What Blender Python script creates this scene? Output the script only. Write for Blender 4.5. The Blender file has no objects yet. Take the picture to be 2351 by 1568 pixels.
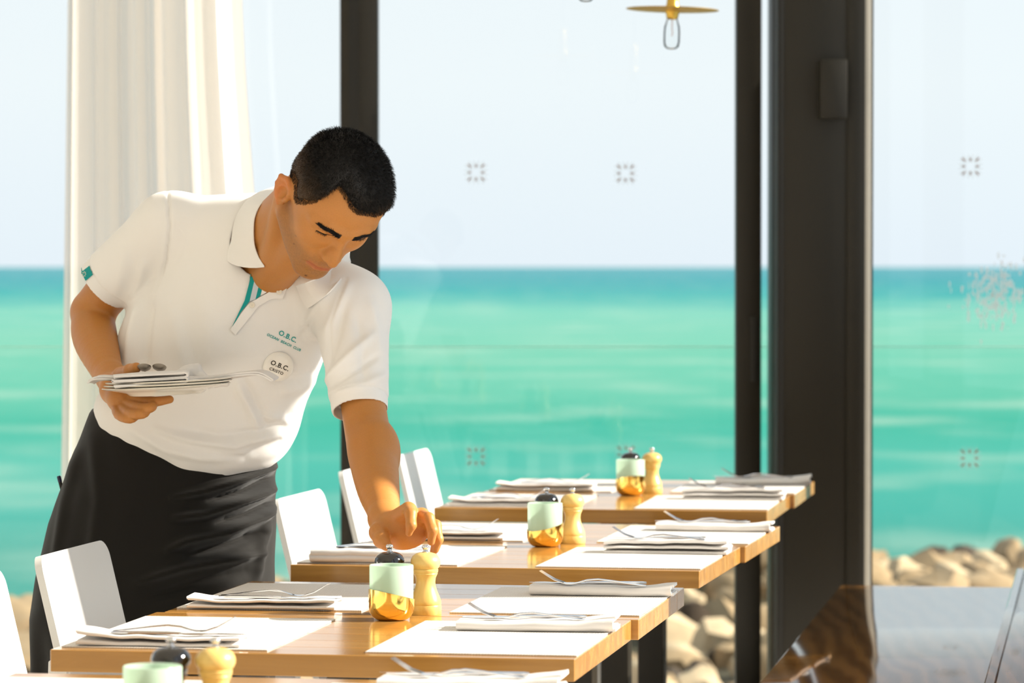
import bpy, bmesh, math, random
import numpy as np
from mathutils import Vector, Matrix
from mathutils.bvhtree import BVHTree

scene = bpy.context.scene
COL = scene.collection
R = math.radians

# ------------------------------------------------------------------ camera
FPX = 8300.0                      # focal length in pixels of a 2351 x 1568 frame
CAM_Z = 1.337
PITCH = math.atan(171.0 / FPX)
cam_data = bpy.data.cameras.new('camera')
cam_data.sensor_width = 36.0
cam_data.lens = FPX / 2351.0 * 36.0
cam_data.clip_start = 0.1
cam_data.clip_end = 100000.0
cam_data.dof.use_dof = True
cam_data.dof.focus_distance = 6.35
cam_data.dof.aperture_fstop = 7.1
cam = bpy.data.objects.new('camera', cam_data)
COL.objects.link(cam)
cam.location = (0.0, 0.0, CAM_Z)
cam.rotation_euler = (math.pi / 2 - PITCH, 0.0, 0.0)
scene.camera = cam

# ------------------------------------------------------------------ sky, sun, exposure
SUN_ELEV, SUN_STRENGTH = 28.0, 9.0
world = bpy.data.worlds.new('sky')
scene.world = world
world.use_nodes = True
wn = world.node_tree.nodes
wl = world.node_tree.links
wn.clear()
wout = wn.new('ShaderNodeOutputWorld')
wbg = wn.new('ShaderNodeBackground')
wtc = wn.new('ShaderNodeTexCoord')
wsep = wn.new('ShaderNodeSeparateXYZ')
wramp = wn.new('ShaderNodeValToRGB')
wl.new(wtc.outputs['Generated'], wsep.inputs[0])
wl.new(wsep.outputs['Z'], wramp.inputs[0])
wl.new(wramp.outputs[0], wbg.inputs['Color'])
wl.new(wbg.outputs[0], wout.inputs['Surface'])
we = wramp.color_ramp.elements
we[0].position = 0.0;  we[0].color = (0.80, 0.90, 0.97, 1)
we[1].position = 0.05; we[1].color = (0.87, 0.955, 0.985, 1)
e = wramp.color_ramp.elements.new(0.35); e.color = (0.80, 0.90, 0.97, 1)
e = wramp.color_ramp.elements.new(1.0);  e.color = (0.62, 0.78, 0.95, 1)
wbg.inputs['Strength'].default_value = 0.80

sun_data = bpy.data.lights.new('sun', 'SUN')
sun_data.energy = SUN_STRENGTH
sun_data.angle = R(0.6)
sun_data.color = (1.0, 0.93, 0.82)
sun = bpy.data.objects.new('sun', sun_data)
COL.objects.link(sun)
_to_sun = Vector((math.cos(R(SUN_ELEV)), 0.0, math.sin(R(SUN_ELEV))))
sun.rotation_euler = _to_sun.to_track_quat('Z', 'Y').to_euler()
sun.location = (20, 7, 12)

vs = scene.view_settings
vs.view_transform = 'Standard'
vs.look = 'None'
vs.gamma = 1.0
vs.use_curve_mapping = False
vs.exposure = 0.32
scene.display_settings.display_device = 'sRGB'

# ------------------------------------------------------------------ helpers
_ca, _sa = math.cos(PITCH), math.sin(PITCH)
def P(px, py, Y):
    """world point at depth Y seen at frame position (px, py)"""
    cx = (px - 1175.5) / FPX
    cy = -(py - 784.0) / FPX
    d = Vector((cx, _ca + cy * _sa, -_sa + cy * _ca))
    d *= Y / d.y
    return Vector((d.x, d.y, d.z + CAM_Z))

def srgb(r, g, b, a=1.0):
    f = lambda c: (c / 255 / 12.92) if c / 255 <= 0.04045 else ((c / 255 + 0.055) / 1.055) ** 2.4
    return (f(r), f(g), f(b), a)

def tag(o, label=None, cat=None, group=None, kind=None):
    if label: o['label'] = label
    if cat: o['category'] = cat
    if group: o['group'] = group
    if kind: o['kind'] = kind
    return o

def link(name, me, mat=None, parent=None, loc=None, rotz=None):
    o = bpy.data.objects.new(name, me)
    COL.objects.link(o)
    if mat is not None and me is not None and len(me.materials) == 0:
        me.materials.append(mat)
    if parent is not None: o.parent = parent
    if loc is not None: o.location = loc
    if rotz is not None: o.rotation_euler = (0, 0, rotz)
    return o

def empty(name, loc=(0, 0, 0), rotz=0.0):
    o = bpy.data.objects.new(name, None)
    o.empty_display_size = 0.05
    COL.objects.link(o)
    o.location = loc
    o.rotation_euler = (0, 0, rotz)
    return o

def copy_tree(o, parent=None):
    c = o.copy()
    COL.objects.link(c)
    if parent is not None: c.parent = parent
    for ch in list(o.children):
        copy_tree(ch, c)
    return c

def bm_mesh(name, bm, smooth=False, angle=None):
    me = bpy.data.meshes.new(name)
    bm.to_mesh(me)
    bm.free()
    if smooth:
        me.polygons.foreach_set('use_smooth', [True] * len(me.polygons))
        if angle is not None:
            me.set_sharp_from_angle(angle=R(angle))
    return me

def box_mesh(name, lo, hi, bevel=0.0, seg=2):
    bm = bmesh.new()
    bmesh.ops.create_cube(bm, size=1.0)
    lo, hi = Vector(lo), Vector(hi)
    for v in bm.verts:
        v.co = Vector([lo[i] + (v.co[i] + 0.5) * (hi[i] - lo[i]) for i in range(3)])
    if bevel > 0:
        bmesh.ops.bevel(bm, geom=bm.edges[:], offset=bevel, segments=seg, affect='EDGES', profile=0.5)
    return bm_mesh(name, bm, smooth=bevel > 0, angle=35)

def lathe_mesh(name, prof, n=40, smooth=True, angle=40):
    bm = bmesh.new()
    rings = []
    for r, z in prof:
        if r < 1e-6:
            rings.append([bm.verts.new((0, 0, z))])
        else:
            rings.append([bm.verts.new((r * math.cos(2 * math.pi * i / n), r * math.sin(2 * math.pi * i / n), z)) for i in range(n)])
    for a, b in zip(rings, rings[1:]):
        for i in range(n):
            j = (i + 1) % n
            if len(a) == 1 and len(b) > 1:
                bm.faces.new((a[0], b[j], b[i]))
            elif len(b) == 1 and len(a) > 1:
                bm.faces.new((a[i], a[j], b[0]))
            elif len(a) > 1:
                bm.faces.new((a[i], a[j], b[j], b[i]))
    bmesh.ops.recalc_face_normals(bm, faces=bm.faces[:])
    return bm_mesh(name, bm, smooth, angle)

def tube_mesh(name, pts, rad, n=8, cap=True):
    """tube through points; rad is a number or a list"""
    pts = [Vector(p) for p in pts]
    if not hasattr(rad, '__len__'): rad = [rad] * len(pts)
    bm = bmesh.new()
    rings = []
    prev = None
    for i, p in enumerate(pts):
        t = (pts[min(i + 1, len(pts) - 1)] - pts[max(i - 1, 0)]).normalized()
        if prev is None:
            a = Vector((0, 0, 1)) if abs(t.z) < 0.9 else Vector((1, 0, 0))
            x = t.cross(a).normalized()
        else:
            x = (prev - t * prev.dot(t)).normalized()
        prev = x
        y = t.cross(x)
        rings.append([bm.verts.new(p + (x * math.cos(2 * math.pi * k / n) + y * math.sin(2 * math.pi * k / n)) * rad[i]) for k in range(n)])
    for a, b in zip(rings, rings[1:]):
        for k in range(n):
            bm.faces.new((a[k], a[(k + 1) % n], b[(k + 1) % n], b[k]))
    if cap:
        bm.faces.new(rings[0][::-1]); bm.faces.new(rings[-1])
    bmesh.ops.recalc_face_normals(bm, faces=bm.faces[:])
    return bm_mesh(name, bm, True, 50)

# ------------------------------------------------------------------ materials
def mat_base(name):
    m = bpy.data.materials.new(name)
    m.use_nodes = True
    nt = m.node_tree
    b = nt.nodes['Principled BSDF']
    return m, nt, b

def pmat(name, col, rough=0.5, metal=0.0, spec=0.5, bump=None, bump_scale=200.0, var=0.0, coat=0.0, trans=0.0, sub=0.0):
    m, nt, b = mat_base(name)
    b.inputs['Base Color'].default_value = col if len(col) == 4 else (*col, 1)
    b.inputs['Roughness'].default_value = rough
    b.inputs['Metallic'].default_value = metal
    b.inputs['Specular IOR Level'].default_value = spec
    b.inputs['Coat Weight'].default_value = coat
    b.inputs['Coat Roughness'].default_value = 0.1
    if sub > 0:
        b.inputs['Subsurface Weight'].default_value = sub
        b.inputs['Subsurface Radius'].default_value = (1.0, 0.35, 0.15)
        b.inputs['Subsurface Scale'].default_value = 0.006
    if bump or var:
        tc = nt.nodes.new('ShaderNodeTexCoord')
        nz = nt.nodes.new('ShaderNodeTexNoise')
        nz.inputs['Scale'].default_value = bump_scale
        nz.inputs['Detail'].default_value = 3
        nt.links.new(tc.outputs['Object'], nz.inputs['Vector'])
        if bump:
            bp = nt.nodes.new('ShaderNodeBump')
            bp.inputs['Strength'].default_value = bump
            bp.inputs['Distance'].default_value = 0.002
            nt.links.new(nz.outputs[0], bp.inputs['Height'])
            nt.links.new(bp.outputs[0], b.inputs['Normal'])
        if var:
            hs = nt.nodes.new('ShaderNodeHueSaturation')
            mr = nt.nodes.new('ShaderNodeMapRange')
            mr.inputs['To Min'].default_value = 1 - var
            mr.inputs['To Max'].default_value = 1 + var
            nt.links.new(nz.outputs[0], mr.inputs[0])
            nt.links.new(mr.outputs[0], hs.inputs['Value'])
            hs.inputs['Color'].default_value = b.inputs['Base Color'].default_value
            nt.links.new(hs.outputs[0], b.inputs['Base Color'])
    return m

def wood_mat(name, c1, c2, rough=0.3, scale=(2.0, 40.0, 40.0), rand=0.12, bump=0.05, rings=0.0):
    m, nt, b = mat_base(name)
    n = nt.nodes; l = nt.links
    tc = n.new('ShaderNodeTexCoord')
    mp = n.new('ShaderNodeMapping')
    mp.inputs['Scale'].default_value = scale
    oi = n.new('ShaderNodeObjectInfo')
    off = n.new('ShaderNodeVectorMath'); off.operation = 'SCALE'
    comb = n.new('ShaderNodeCombineXYZ')
    l.new(oi.outputs['Random'], comb.inputs[0]); l.new(oi.outputs['Random'], comb.inputs[1]); l.new(oi.outputs['Random'], comb.inputs[2])
    l.new(comb.outputs[0], off.inputs[0]); off.inputs['Scale'].default_value = 37.0
    add = n.new('ShaderNodeVectorMath'); add.operation = 'ADD'
    l.new(tc.outputs['Object'], mp.inputs[0])
    l.new(mp.outputs[0], add.inputs[0]); l.new(off.outputs[0], add.inputs[1])
    nz = n.new('ShaderNodeTexNoise')
    nz.inputs['Scale'].default_value = 1.0; nz.inputs['Detail'].default_value = 6; nz.inputs['Roughness'].default_value = 0.62
    nz.inputs['Distortion'].default_value = 0.6
    l.new(add.outputs[0], nz.inputs['Vector'])
    src = nz.outputs[0]
    if rings > 0:
        wv = n.new('ShaderNodeTexWave')
        wv.wave_type = 'RINGS'; wv.rings_direction = 'Z'
        wv.inputs['Scale'].default_value = rings; wv.inputs['Distortion'].default_value = 9.0
        wv.inputs['Detail'].default_value = 3.0; wv.inputs['Detail Scale'].default_value = 0.8
        l.new(add.outputs[0], wv.inputs['Vector'])
        mx0 = n.new('ShaderNodeMix'); mx0.data_type = 'FLOAT'; mx0.inputs[0].default_value = 0.55
        l.new(nz.outputs[0], mx0.inputs[2]); l.new(wv.outputs['Fac'], mx0.inputs[3])
        src = mx0.outputs[0]
    rp = n.new('ShaderNodeValToRGB')
    rp.color_ramp.elements[0].position = 0.3; rp.color_ramp.elements[0].color = c1
    rp.color_ramp.elements[1].position = 0.72; rp.color_ramp.elements[1].color = c2
    l.new(src, rp.inputs[0])
    hs = n.new('ShaderNodeHueSaturation')
    mr = n.new('ShaderNodeMapRange'); mr.inputs['To Min'].default_value = 1 - rand; mr.inputs['To Max'].default_value = 1 + rand
    l.new(oi.outputs['Random'], mr.inputs[0]); l.new(mr.outputs[0], hs.inputs['Value'])
    l.new(rp.outputs[0], hs.inputs['Color']); l.new(hs.outputs[0], b.inputs['Base Color'])
    bp = n.new('ShaderNodeBump'); bp.inputs['Strength'].default_value = bump; bp.inputs['Distance'].default_value = 0.002
    l.new(src, bp.inputs['Height']); l.new(bp.outputs[0], b.inputs['Normal'])
    b.inputs['Roughness'].default_value = rough
    return m

def glass_mat(name, tint=(1, 1, 1, 1), refl=1.0):
    """thin clear pane: mostly see-through with mirror reflection that grows with angle"""
    m = bpy.data.materials.new(name); m.use_nodes = True
    nt = m.node_tree; n = nt.nodes; l = nt.links
    n.clear()
    out = n.new('ShaderNodeOutputMaterial')
    tr = n.new('ShaderNodeBsdfTransparent'); tr.inputs[0].default_value = tint
    gl = n.new('ShaderNodeBsdfGlossy'); gl.inputs['Roughness'].default_value = 0.0
    gl.inputs['Color'].default_value = (refl, refl, refl, 1)
    fr = n.new('ShaderNodeFresnel'); fr.inputs[0].default_value = 1.25
    mx = n.new('ShaderNodeMixShader')
    l.new(fr.outputs[0], mx.inputs[0]); l.new(tr.outputs[0], mx.inputs[1]); l.new(gl.outputs[0], mx.inputs[2])
    l.new(mx.outputs[0], out.inputs['Surface'])
    return m

M = {}
M['bronze'] = pmat('dark_bronze_metal', srgb(31, 27, 17), 0.45, 0.0, 0.4, var=0.12, bump_scale=6)
M['bronze_dark'] = pmat('black_rubber', srgb(22, 20, 14), 0.6)
M['alu'] = pmat('brushed_aluminium_strip', srgb(205, 200, 188), 0.4, 0.0, var=0.05, bump_scale=30)
M['glass'] = glass_mat('clear_pane')
M['rail_glass'] = glass_mat('balustrade_glass', (0.985, 1.0, 0.992, 1), 0.5)
M['glass_edge'] = pmat('green_glass_edge', srgb(168, 222, 200), 0.3)
M['table'] = wood_mat('oak_tabletop', srgb(158, 110, 52), srgb(198, 148, 78), 0.13, (1.6, 26, 26), 0.10, 0.04)
M['bench'] = wood_mat('brown_oak_bench', srgb(104, 70, 32), srgb(140, 98, 50), 0.07, (5.0, 0.8, 5.0), 0.05, 0.05, rings=1.6)
M['leg'] = pmat('black_powder_coat', srgb(40, 36, 28), 0.32, 0.0, 0.5)
M['white_lacquer'] = pmat('white_lacquer', srgb(236, 236, 234), 0.35, 0.0, 0.5, var=0.02, bump_scale=5)
M['steel'] = pmat('polished_steel', (0.72, 0.72, 0.74), 0.12, 1.0, bump=0.02, bump_scale=60)
M['brass'] = pmat('polished_brass', (0.90, 0.62, 0.16), 0.10, 1.0, bump=0.02, bump_scale=40)
M['brass_soft'] = pmat('satin_brass', (0.72, 0.46, 0.09), 0.35, 1.0, bump=0.03, bump_scale=40)
M['mint'] = None
M['black_gloss'] = pmat('black_gloss_wood', srgb(16, 12, 12), 0.10, 0.0, 0.6, coat=0.6, bump=0.02, bump_scale=50)
M['beech'] = wood_mat('pale_beech', srgb(214, 172, 92), srgb(238, 206, 130), 0.35, (30, 30, 4), 0.04, 0.02)
M['floor'] = wood_mat('pale_limed_floor', srgb(206, 200, 190), srgb(226, 221, 212), 0.4, (22, 1.5, 22), 0.10, 0.05)
M['ceiling'] = pmat('white_plaster', srgb(240, 236, 228), 0.9, var=0.03, bump_scale=3)
M['terrace'] = pmat('pale_concrete', srgb(205, 198, 184), 0.9, var=0.08, bump_scale=8)

def cloth_mat(name, col, weave=900.0, strength=0.15, transl=0.0, big=0.25, big_scale=9.0, rough=0.9):
    m, nt, b = mat_base(name)
    n, l = nt.nodes, nt.links
    b.inputs['Base Color'].default_value = col
    b.inputs['Roughness'].default_value = rough
    b.inputs['Specular IOR Level'].default_value = 0.15
    b.inputs['Sheen Weight'].default_value = 0.15
    tc = n.new('ShaderNodeTexCoord')
    w = n.new('ShaderNodeTexNoise'); w.inputs['Scale'].default_value = weave; w.inputs['Detail'].default_value = 1
    g = n.new('ShaderNodeTexNoise'); g.inputs['Scale'].default_value = big_scale; g.inputs['Detail'].default_value = 3
    l.new(tc.outputs['Object'], w.inputs['Vector']); l.new(tc.outputs['Object'], g.inputs['Vector'])
    b1 = n.new('ShaderNodeBump'); b1.inputs['Strength'].default_value = strength; b1.inputs['Distance'].default_value = 0.0006
    b2 = n.new('ShaderNodeBump'); b2.inputs['Strength'].default_value = big; b2.inputs['Distance'].default_value = 0.01
    l.new(w.outputs[0], b1.inputs['Height']); l.new(g.outputs[0], b2.inputs['Height'])
    l.new(b2.outputs[0], b1.inputs['Normal']); l.new(b1.outputs[0], b.inputs['Normal'])
    if transl > 0:
        t = n.new('ShaderNodeBsdfTranslucent'); t.inputs[0].default_value = col
        mx = n.new('ShaderNodeMixShader'); mx.inputs[0].default_value = transl
        out = n['Material Output']
        l.new(b.outputs[0], mx.inputs[1]); l.new(t.outputs[0], mx.inputs[2]); l.new(mx.outputs[0], out.inputs['Surface'])
    return m
M['napkin'] = cloth_mat('white_linen', srgb(240, 236, 232), 1200, 0.2, 0.12, 0.12, 30)
M['curtain'] = cloth_mat('sheer_curtain_cloth', srgb(255, 250, 243), 700, 0.1, 0.88, 0.1, 6)
_nt = M['curtain'].node_tree
_mo = _nt.nodes['Material Output']
_old = _mo.inputs['Surface'].links[0].from_socket
_tr = _nt.nodes.new('ShaderNodeBsdfTransparent'); _mx = _nt.nodes.new('ShaderNodeMixShader'); _mx.inputs[0].default_value = 0.14
_nt.links.new(_old, _mx.inputs[1]); _nt.links.new(_tr.outputs[0], _mx.inputs[2]); _nt.links.new(_mx.outputs[0], _mo.inputs['Surface'])

# woven vinyl mat
def mat_weave():
    m, nt, b = mat_base('woven_vinyl')
    n, l = nt.nodes, nt.links
    tc = n.new('ShaderNodeTexCoord')
    def wave(direction, scale):
        w = n.new('ShaderNodeTexWave'); w.wave_type = 'BANDS'; w.bands_direction = direction
        w.inputs['Scale'].default_value = scale; w.inputs['Distortion'].default_value = 1.5; w.inputs['Detail'].default_value = 2
        l.new(tc.outputs['Object'], w.inputs['Vector'])
        return w
    wx, wy = wave('X', 70), wave('Y', 55)
    mu = n.new('ShaderNodeMath'); mu.operation = 'MULTIPLY'
    l.new(wx.outputs['Fac'], mu.inputs[0]); l.new(wy.outputs['Fac'], mu.inputs[1])
    rp = n.new('ShaderNodeValToRGB')
    rp.color_ramp.elements[0].position = 0.0; rp.color_ramp.elements[0].color = srgb(214, 206, 196)
    rp.color_ramp.elements[1].position = 0.45; rp.color_ramp.elements[1].color = srgb(246, 243, 238)
    l.new(mu.outputs[0], rp.inputs[0]); l.new(rp.outputs[0], b.inputs['Base Color'])
    bp = n.new('ShaderNodeBump'); bp.inputs['Strength'].default_value = 0.5; bp.inputs['Distance'].default_value = 0.0012
    l.new(mu.outputs[0], bp.inputs['Height']); l.new(bp.outputs[0], b.inputs['Normal'])
    b.inputs['Roughness'].default_value = 0.65
    return m
M['mat'] = mat_weave()

def mint_mat():
    m, nt, b = mat_base('frosted_mint_glass')
    n, l = nt.nodes, nt.links
    b.inputs['Base Color'].default_value = srgb(212, 230, 214)
    b.inputs['Roughness'].default_value = 0.22
    b.inputs['Specular IOR Level'].default_value = 0.5
    t = n.new('ShaderNodeBsdfTranslucent'); t.inputs[0].default_value = srgb(222, 238, 224)
    mx = n.new('ShaderNodeMixShader'); mx.inputs[0].default_value = 0.5
    l.new(b.outputs[0], mx.inputs[1]); l.new(t.outputs[0], mx.inputs[2])
    l.new(mx.outputs[0], n['Material Output'].inputs['Surface'])
    return m
M['mint'] = mint_mat()

# ------------------------------------------------------------------ the setting
WIN_Y = 11.0
CEIL_Z = 4.2
ROOM_L, ROOM_R = -6.5, 2.3
def struct(name, me, mat, parent=None):
    o = link(name, me, mat, parent)
    if parent is None: o['kind'] = 'structure'
    return o

struct('floor', box_mesh('floor', (ROOM_L, -3.0, -0.12), (ROOM_R + 0.3, WIN_Y + 0.15, 0.0)), M['floor'])
struct('ceiling', box_mesh('ceiling', (ROOM_L, -3.0, CEIL_Z), (ROOM_R + 0.05, WIN_Y + 0.15, CEIL_Z + 0.25)), M['ceiling'])
struct('terrace', box_mesh('terrace', (ROOM_L, WIN_Y + 0.15, -0.25), (ROOM_R + 1.6, WIN_Y + 0.62, -0.02)), M['terrace'])

M['wall'] = pmat('warm_grey_plaster', srgb(232, 228, 222), 0.9, var=0.03, bump_scale=4)
struct('wall_back', box_mesh('wall_back', (ROOM_L, -3.2, 0.0), (ROOM_R, -3.0, CEIL_Z)), M['wall'])
struct('wall_left', box_mesh('wall_left', (ROOM_L - 0.2, -3.2, 0.0), (ROOM_L, WIN_Y - 2.5, CEIL_Z)), M['wall'])

def member(name, px0, px1, Y, depth, mat, z0=0.0, z1=CEIL_Z, bev=0.003):
    """vertical bar spanning the given columns of the frame at depth Y (front face)"""
    x0 = (px0 - 1175.5) / FPX * Y; x1 = (px1 - 1175.5) / FPX * Y
    return struct(name, box_mesh(name, (x0, Y, z0), (x1, Y + depth, z1), bev), mat)

# main window wall facing the sea
fr = member('trim_1', 781, 868, WIN_Y, 0.10, M['bronze'])
g = link('groove', box_mesh('groove', ((801 - 1175.5) / FPX * WIN_Y, WIN_Y - 0.002, 0), ((824 - 1175.5) / FPX * WIN_Y, WIN_Y + 0.01, CEIL_Z)), M['bronze_dark'], fr)
fr = member('trim_2', 1690, 1748, WIN_Y, 0.08, M['bronze'])
hx = (1731 - 1175.5) / FPX * WIN_Y
zt, zb = P(1731, 727, WIN_Y).z, P(1731, 876, WIN_Y).z
link('door_pull', box_mesh('door_pull', (hx - 0.011, WIN_Y - 0.006, zb), (hx + 0.011, WIN_Y + 0.01, zt), 0.003), M['bronze_dark'], fr)
PIL_Y = 10.7
pil = member('trim_3', 1785, 1985, PIL_Y, 0.42, M['bronze'])
def on_pillar(name, a, b, out, mat):
    return link(name, box_mesh(name, ((a - 1175.5) / FPX * PIL_Y, PIL_Y - out, 0), ((b - 1175.5) / FPX * PIL_Y, PIL_Y + 0.02, CEIL_Z), 0.001), mat, pil)
on_pillar('edge_gasket', 1785, 1798, 0.004, M['bronze_dark'])
on_pillar('cover_plate', 1944, 1985, 0.012, M['bronze'])
on_pillar('aluminium_strip', 1985, 1998, 0.010, M['alu'])
on_pillar('window_gasket', 1998, 2004, 0.004, M['bronze_dark'])
# rails at top and bottom of the wall, out of the picture
for nm, z0, z1 in (('trim_4', 0.0, 0.05), ('trim_5', CEIL_Z - 0.10, CEIL_Z)):
    struct(nm, box_mesh(nm, (ROOM_L, WIN_Y + 0.005, z0), (ROOM_R, WIN_Y + 0.075, z1)), M['bronze'])
struct('trim_6', box_mesh('trim_6', (-3.2, WIN_Y, 0.0), (-3.08, WIN_Y + 0.1, CEIL_Z), 0.003), M['bronze'])
struct('trim_7', box_mesh('trim_7', (ROOM_L, WIN_Y, 0.0), (ROOM_L + 0.12, WIN_Y + 0.1, CEIL_Z), 0.003), M['bronze'])

def pane(n, x0, x1, Y):
    return struct('window_%d' % n, box_mesh('window_%d' % n, (x0, Y, 0.03), (x1, Y + 0.003, CEIL_Z - 0.05)), M['glass'])
X = lambda px, Y: (px - 1175.5) / FPX * Y
pane(1, X(868, WIN_Y), X(1690, WIN_Y), WIN_Y + 0.04)
pane(2, -3.08, X(781, WIN_Y), WIN_Y + 0.045)
pane(3, ROOM_L + 0.12, -3.2, WIN_Y + 0.045)
pane(4, X(2004, PIL_Y), ROOM_R, PIL_Y + 0.06)

# columns of the open right-hand side: they throw the bands of shade across the tables
for i, (y0, y1) in enumerate(((6.39, 6.79), (9.62, 9.78), (2.6, 3.1), (-1.0, -0.5))):
    struct('trim_%d' % (8 + i), box_mesh('trim_%d' % (8 + i), (ROOM_R - 0.15, y0, 0.0), (ROOM_R, y1, CEIL_Z), 0.004), M['bronze'])

# glass balustrade on the terrace edge
BY = WIN_Y + 0.5
bal = empty('glass_balustrade', (0, BY, 0))
tag(bal, 'frameless glass balustrade outside the windows along the terrace edge', 'balustrade')
bz = P(1200, 797, BY).z
for k in range(4):
    x0 = -6.0 + k * 2.6
    pn = link('glass_panel', box_mesh('glass_panel', (x0, -0.006, 0.0), (x0 + 2.585, 0.006, bz)), M['rail_glass'], bal)
    link('top_edge', box_mesh('top_edge', (x0, -0.006, bz), (x0 + 2.585, 0.006, bz + 0.0025)), M['glass_edge'], pn)
    for xs in (x0 + 0.5, x0 + 2.05):
        link('clamp', box_mesh('clamp', (xs - 0.03, -0.03, -0.02), (xs + 0.03, 0.03, 0.08), 0.004), M['steel'], bal)

# ------------------------------------------------------------------ sea and shore
SEA_Z = -3.0
def sea_mat():
    m, nt, b = mat_base('turquoise_sea')
    n, l = nt.nodes, nt.links
    geo = n.new('ShaderNodeNewGeometry')
    sep = n.new('ShaderNodeSeparateXYZ'); l.new(geo.outputs['Position'], sep.inputs[0])
    inv = n.new('ShaderNodeMath'); inv.operation = 'DIVIDE'; inv.inputs[0].default_value = 55.0
    l.new(sep.outputs['Y'], inv.inputs[1])          # 1 near the shore, 0 at the horizon
    mp = n.new('ShaderNodeMapping'); mp.inputs['Scale'].default_value = (0.02, 0.012, 1)
    l.new(geo.outputs['Position'], mp.inputs[0])
    nz = n.new('ShaderNodeTexNoise'); nz.inputs['Scale'].default_value = 1.0; nz.inputs['Detail'].default_value = 4
    l.new(mp.outputs[0], nz.inputs['Vector'])
    ma = n.new('ShaderNodeMath'); ma.operation = 'MULTIPLY_ADD'; ma.inputs[1].default_value = 0.07; ma.inputs[2].default_value = -0.035
    l.new(nz.outputs[0], ma.inputs[0])
    ad = n.new('ShaderNodeMath'); ad.operation = 'ADD'
    l.new(inv.outputs[0], ad.inputs[0]); l.new(ma.outputs[0], ad.inputs[1])
    rp = n.new('ShaderNodeValToRGB')
    el = rp.color_ramp.elements
    stops = [(0.0, (112, 186, 200)), (0.04, (84, 180, 192)), (0.10, (80, 192, 190)), (0.15, (138, 220, 200)), (0.26, (138, 220, 194)),
             (0.36, (124, 216, 190)), (0.46, (116, 212, 186)), (0.55, (84, 200, 176)), (0.68, (98, 204, 186)), (0.85, (90, 196, 182)), (1.0, (94, 186, 172))]
    stops = [(p_, tuple(srgb(*c_)[i] * 0.44 for i in range(3)) + (1,)) for p_, c_ in stops]
    el[0].position, el[0].color = stops[0]
    el[1].position, el[1].color = stops[-1]
    for p_, c_ in stops[1:-1]:
        e_ = el.new(p_); e_.color = c_
    l.new(ad.outputs[0], rp.inputs[0])
    # long pale streaks of foam and ripples
    mp2 = n.new('ShaderNodeMapping'); mp2.inputs['Scale'].default_value = (0.14, 0.10, 1)
    l.new(geo.outputs['Position'], mp2.inputs[0])
    nz2 = n.new('ShaderNodeTexNoise'); nz2.inputs['Scale'].default_value = 1.0; nz2.inputs['Detail'].default_value = 5
    l.new(mp2.outputs[0], nz2.inputs['Vector'])
    rp2 = n.new('ShaderNodeValToRGB')
    rp2.color_ramp.elements[0].position = 0.50; rp2.color_ramp.elements[0].color = (0, 0, 0, 1)
    rp2.color_ramp.elements[1].position = 0.72; rp2.color_ramp.elements[1].color = (0.5, 0.5, 0.5, 1)
    l.new(nz2.outputs[0], rp2.inputs[0])
    mx = n.new('ShaderNodeMix'); mx.data_type = 'RGBA'
    l.new(rp2.outputs[0], mx.inputs[0]); l.new(rp.outputs[0], mx.inputs[6]); mx.inputs[7].default_value = (0.30, 0.40, 0.33, 1)
    l.new(mx.outputs[2], b.inputs['Base Color'])
    b.inputs['Roughness'].default_value = 0.8
    b.inputs['Specular IOR Level'].default_value = 0.0
    return m
M['sea'] = sea_mat()
bm = bmesh.new()
ys = [38, 60, 90, 140, 220, 400, 800, 2000, 6000, 20000, 60000]
prev = None
for y in ys:
    w = max(60.0, y * 0.6)
    row = [bm.verts.new((-w, y, SEA_Z)), bm.verts.new((w, y, SEA_Z))]
    if prev: bm.faces.new((prev[0], prev[1], row[1], row[0]))
    prev = row
sea = link('sea', bm_mesh('sea', bm), M['sea'])
tag(sea, 'turquoise sea with pale wave streaks reaching to the horizon', 'sea', kind='stuff')

M['rock'] = pmat('rough_shore_rock', srgb(150, 128, 98), 0.95, 0.0, 0.2, bump=0.6, bump_scale=7, var=0.35)
M['rock_dark'] = pmat('dark_wet_rock', srgb(66, 54, 42), 0.9, 0.0, 0.25, bump=0.6, bump_scale=7, var=0.35)
M['rock_pale'] = pmat('bleached_rock', srgb(190, 168, 136), 0.95, 0.0, 0.2, bump=0.6, bump_scale=7, var=0.25)
M['shore'] = pmat('stony_ground', srgb(74, 70, 54), 1.0, 0.0, 0.1, bump=0.7, bump_scale=3, var=0.4)
rng = np.random.default_rng(7)
bm = bmesh.new()
gx, gy = 40, 30
grid = []
for j in range(gy):
    row = []
    for i in range(gx):
        x = -14 + 32 * i / (gx - 1)
        y = 12.6 + 30.0 * j / (gy - 1)
        z = -1.50 + 0.20 * math.sin(0.9 * x + 0.4 * y) + 0.12 * math.sin(2.1 * x - 1.3 * y)
        if y > 35.0: z -= (y - 35.0) * 0.40
        if x < -1.5: z -= (-1.5 - x) * 0.18
        if y < 15: z += 0.0
        row.append(bm.verts.new((x, y, z)))
    grid.append(row)
for j in range(gy - 1):
    for i in range(gx - 1):
        bm.faces.new((grid[j][i], grid[j][i + 1], grid[j + 1][i + 1], grid[j + 1][i]))
struct('ground', bm_mesh('ground', bm, True), M['shore'])

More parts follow.
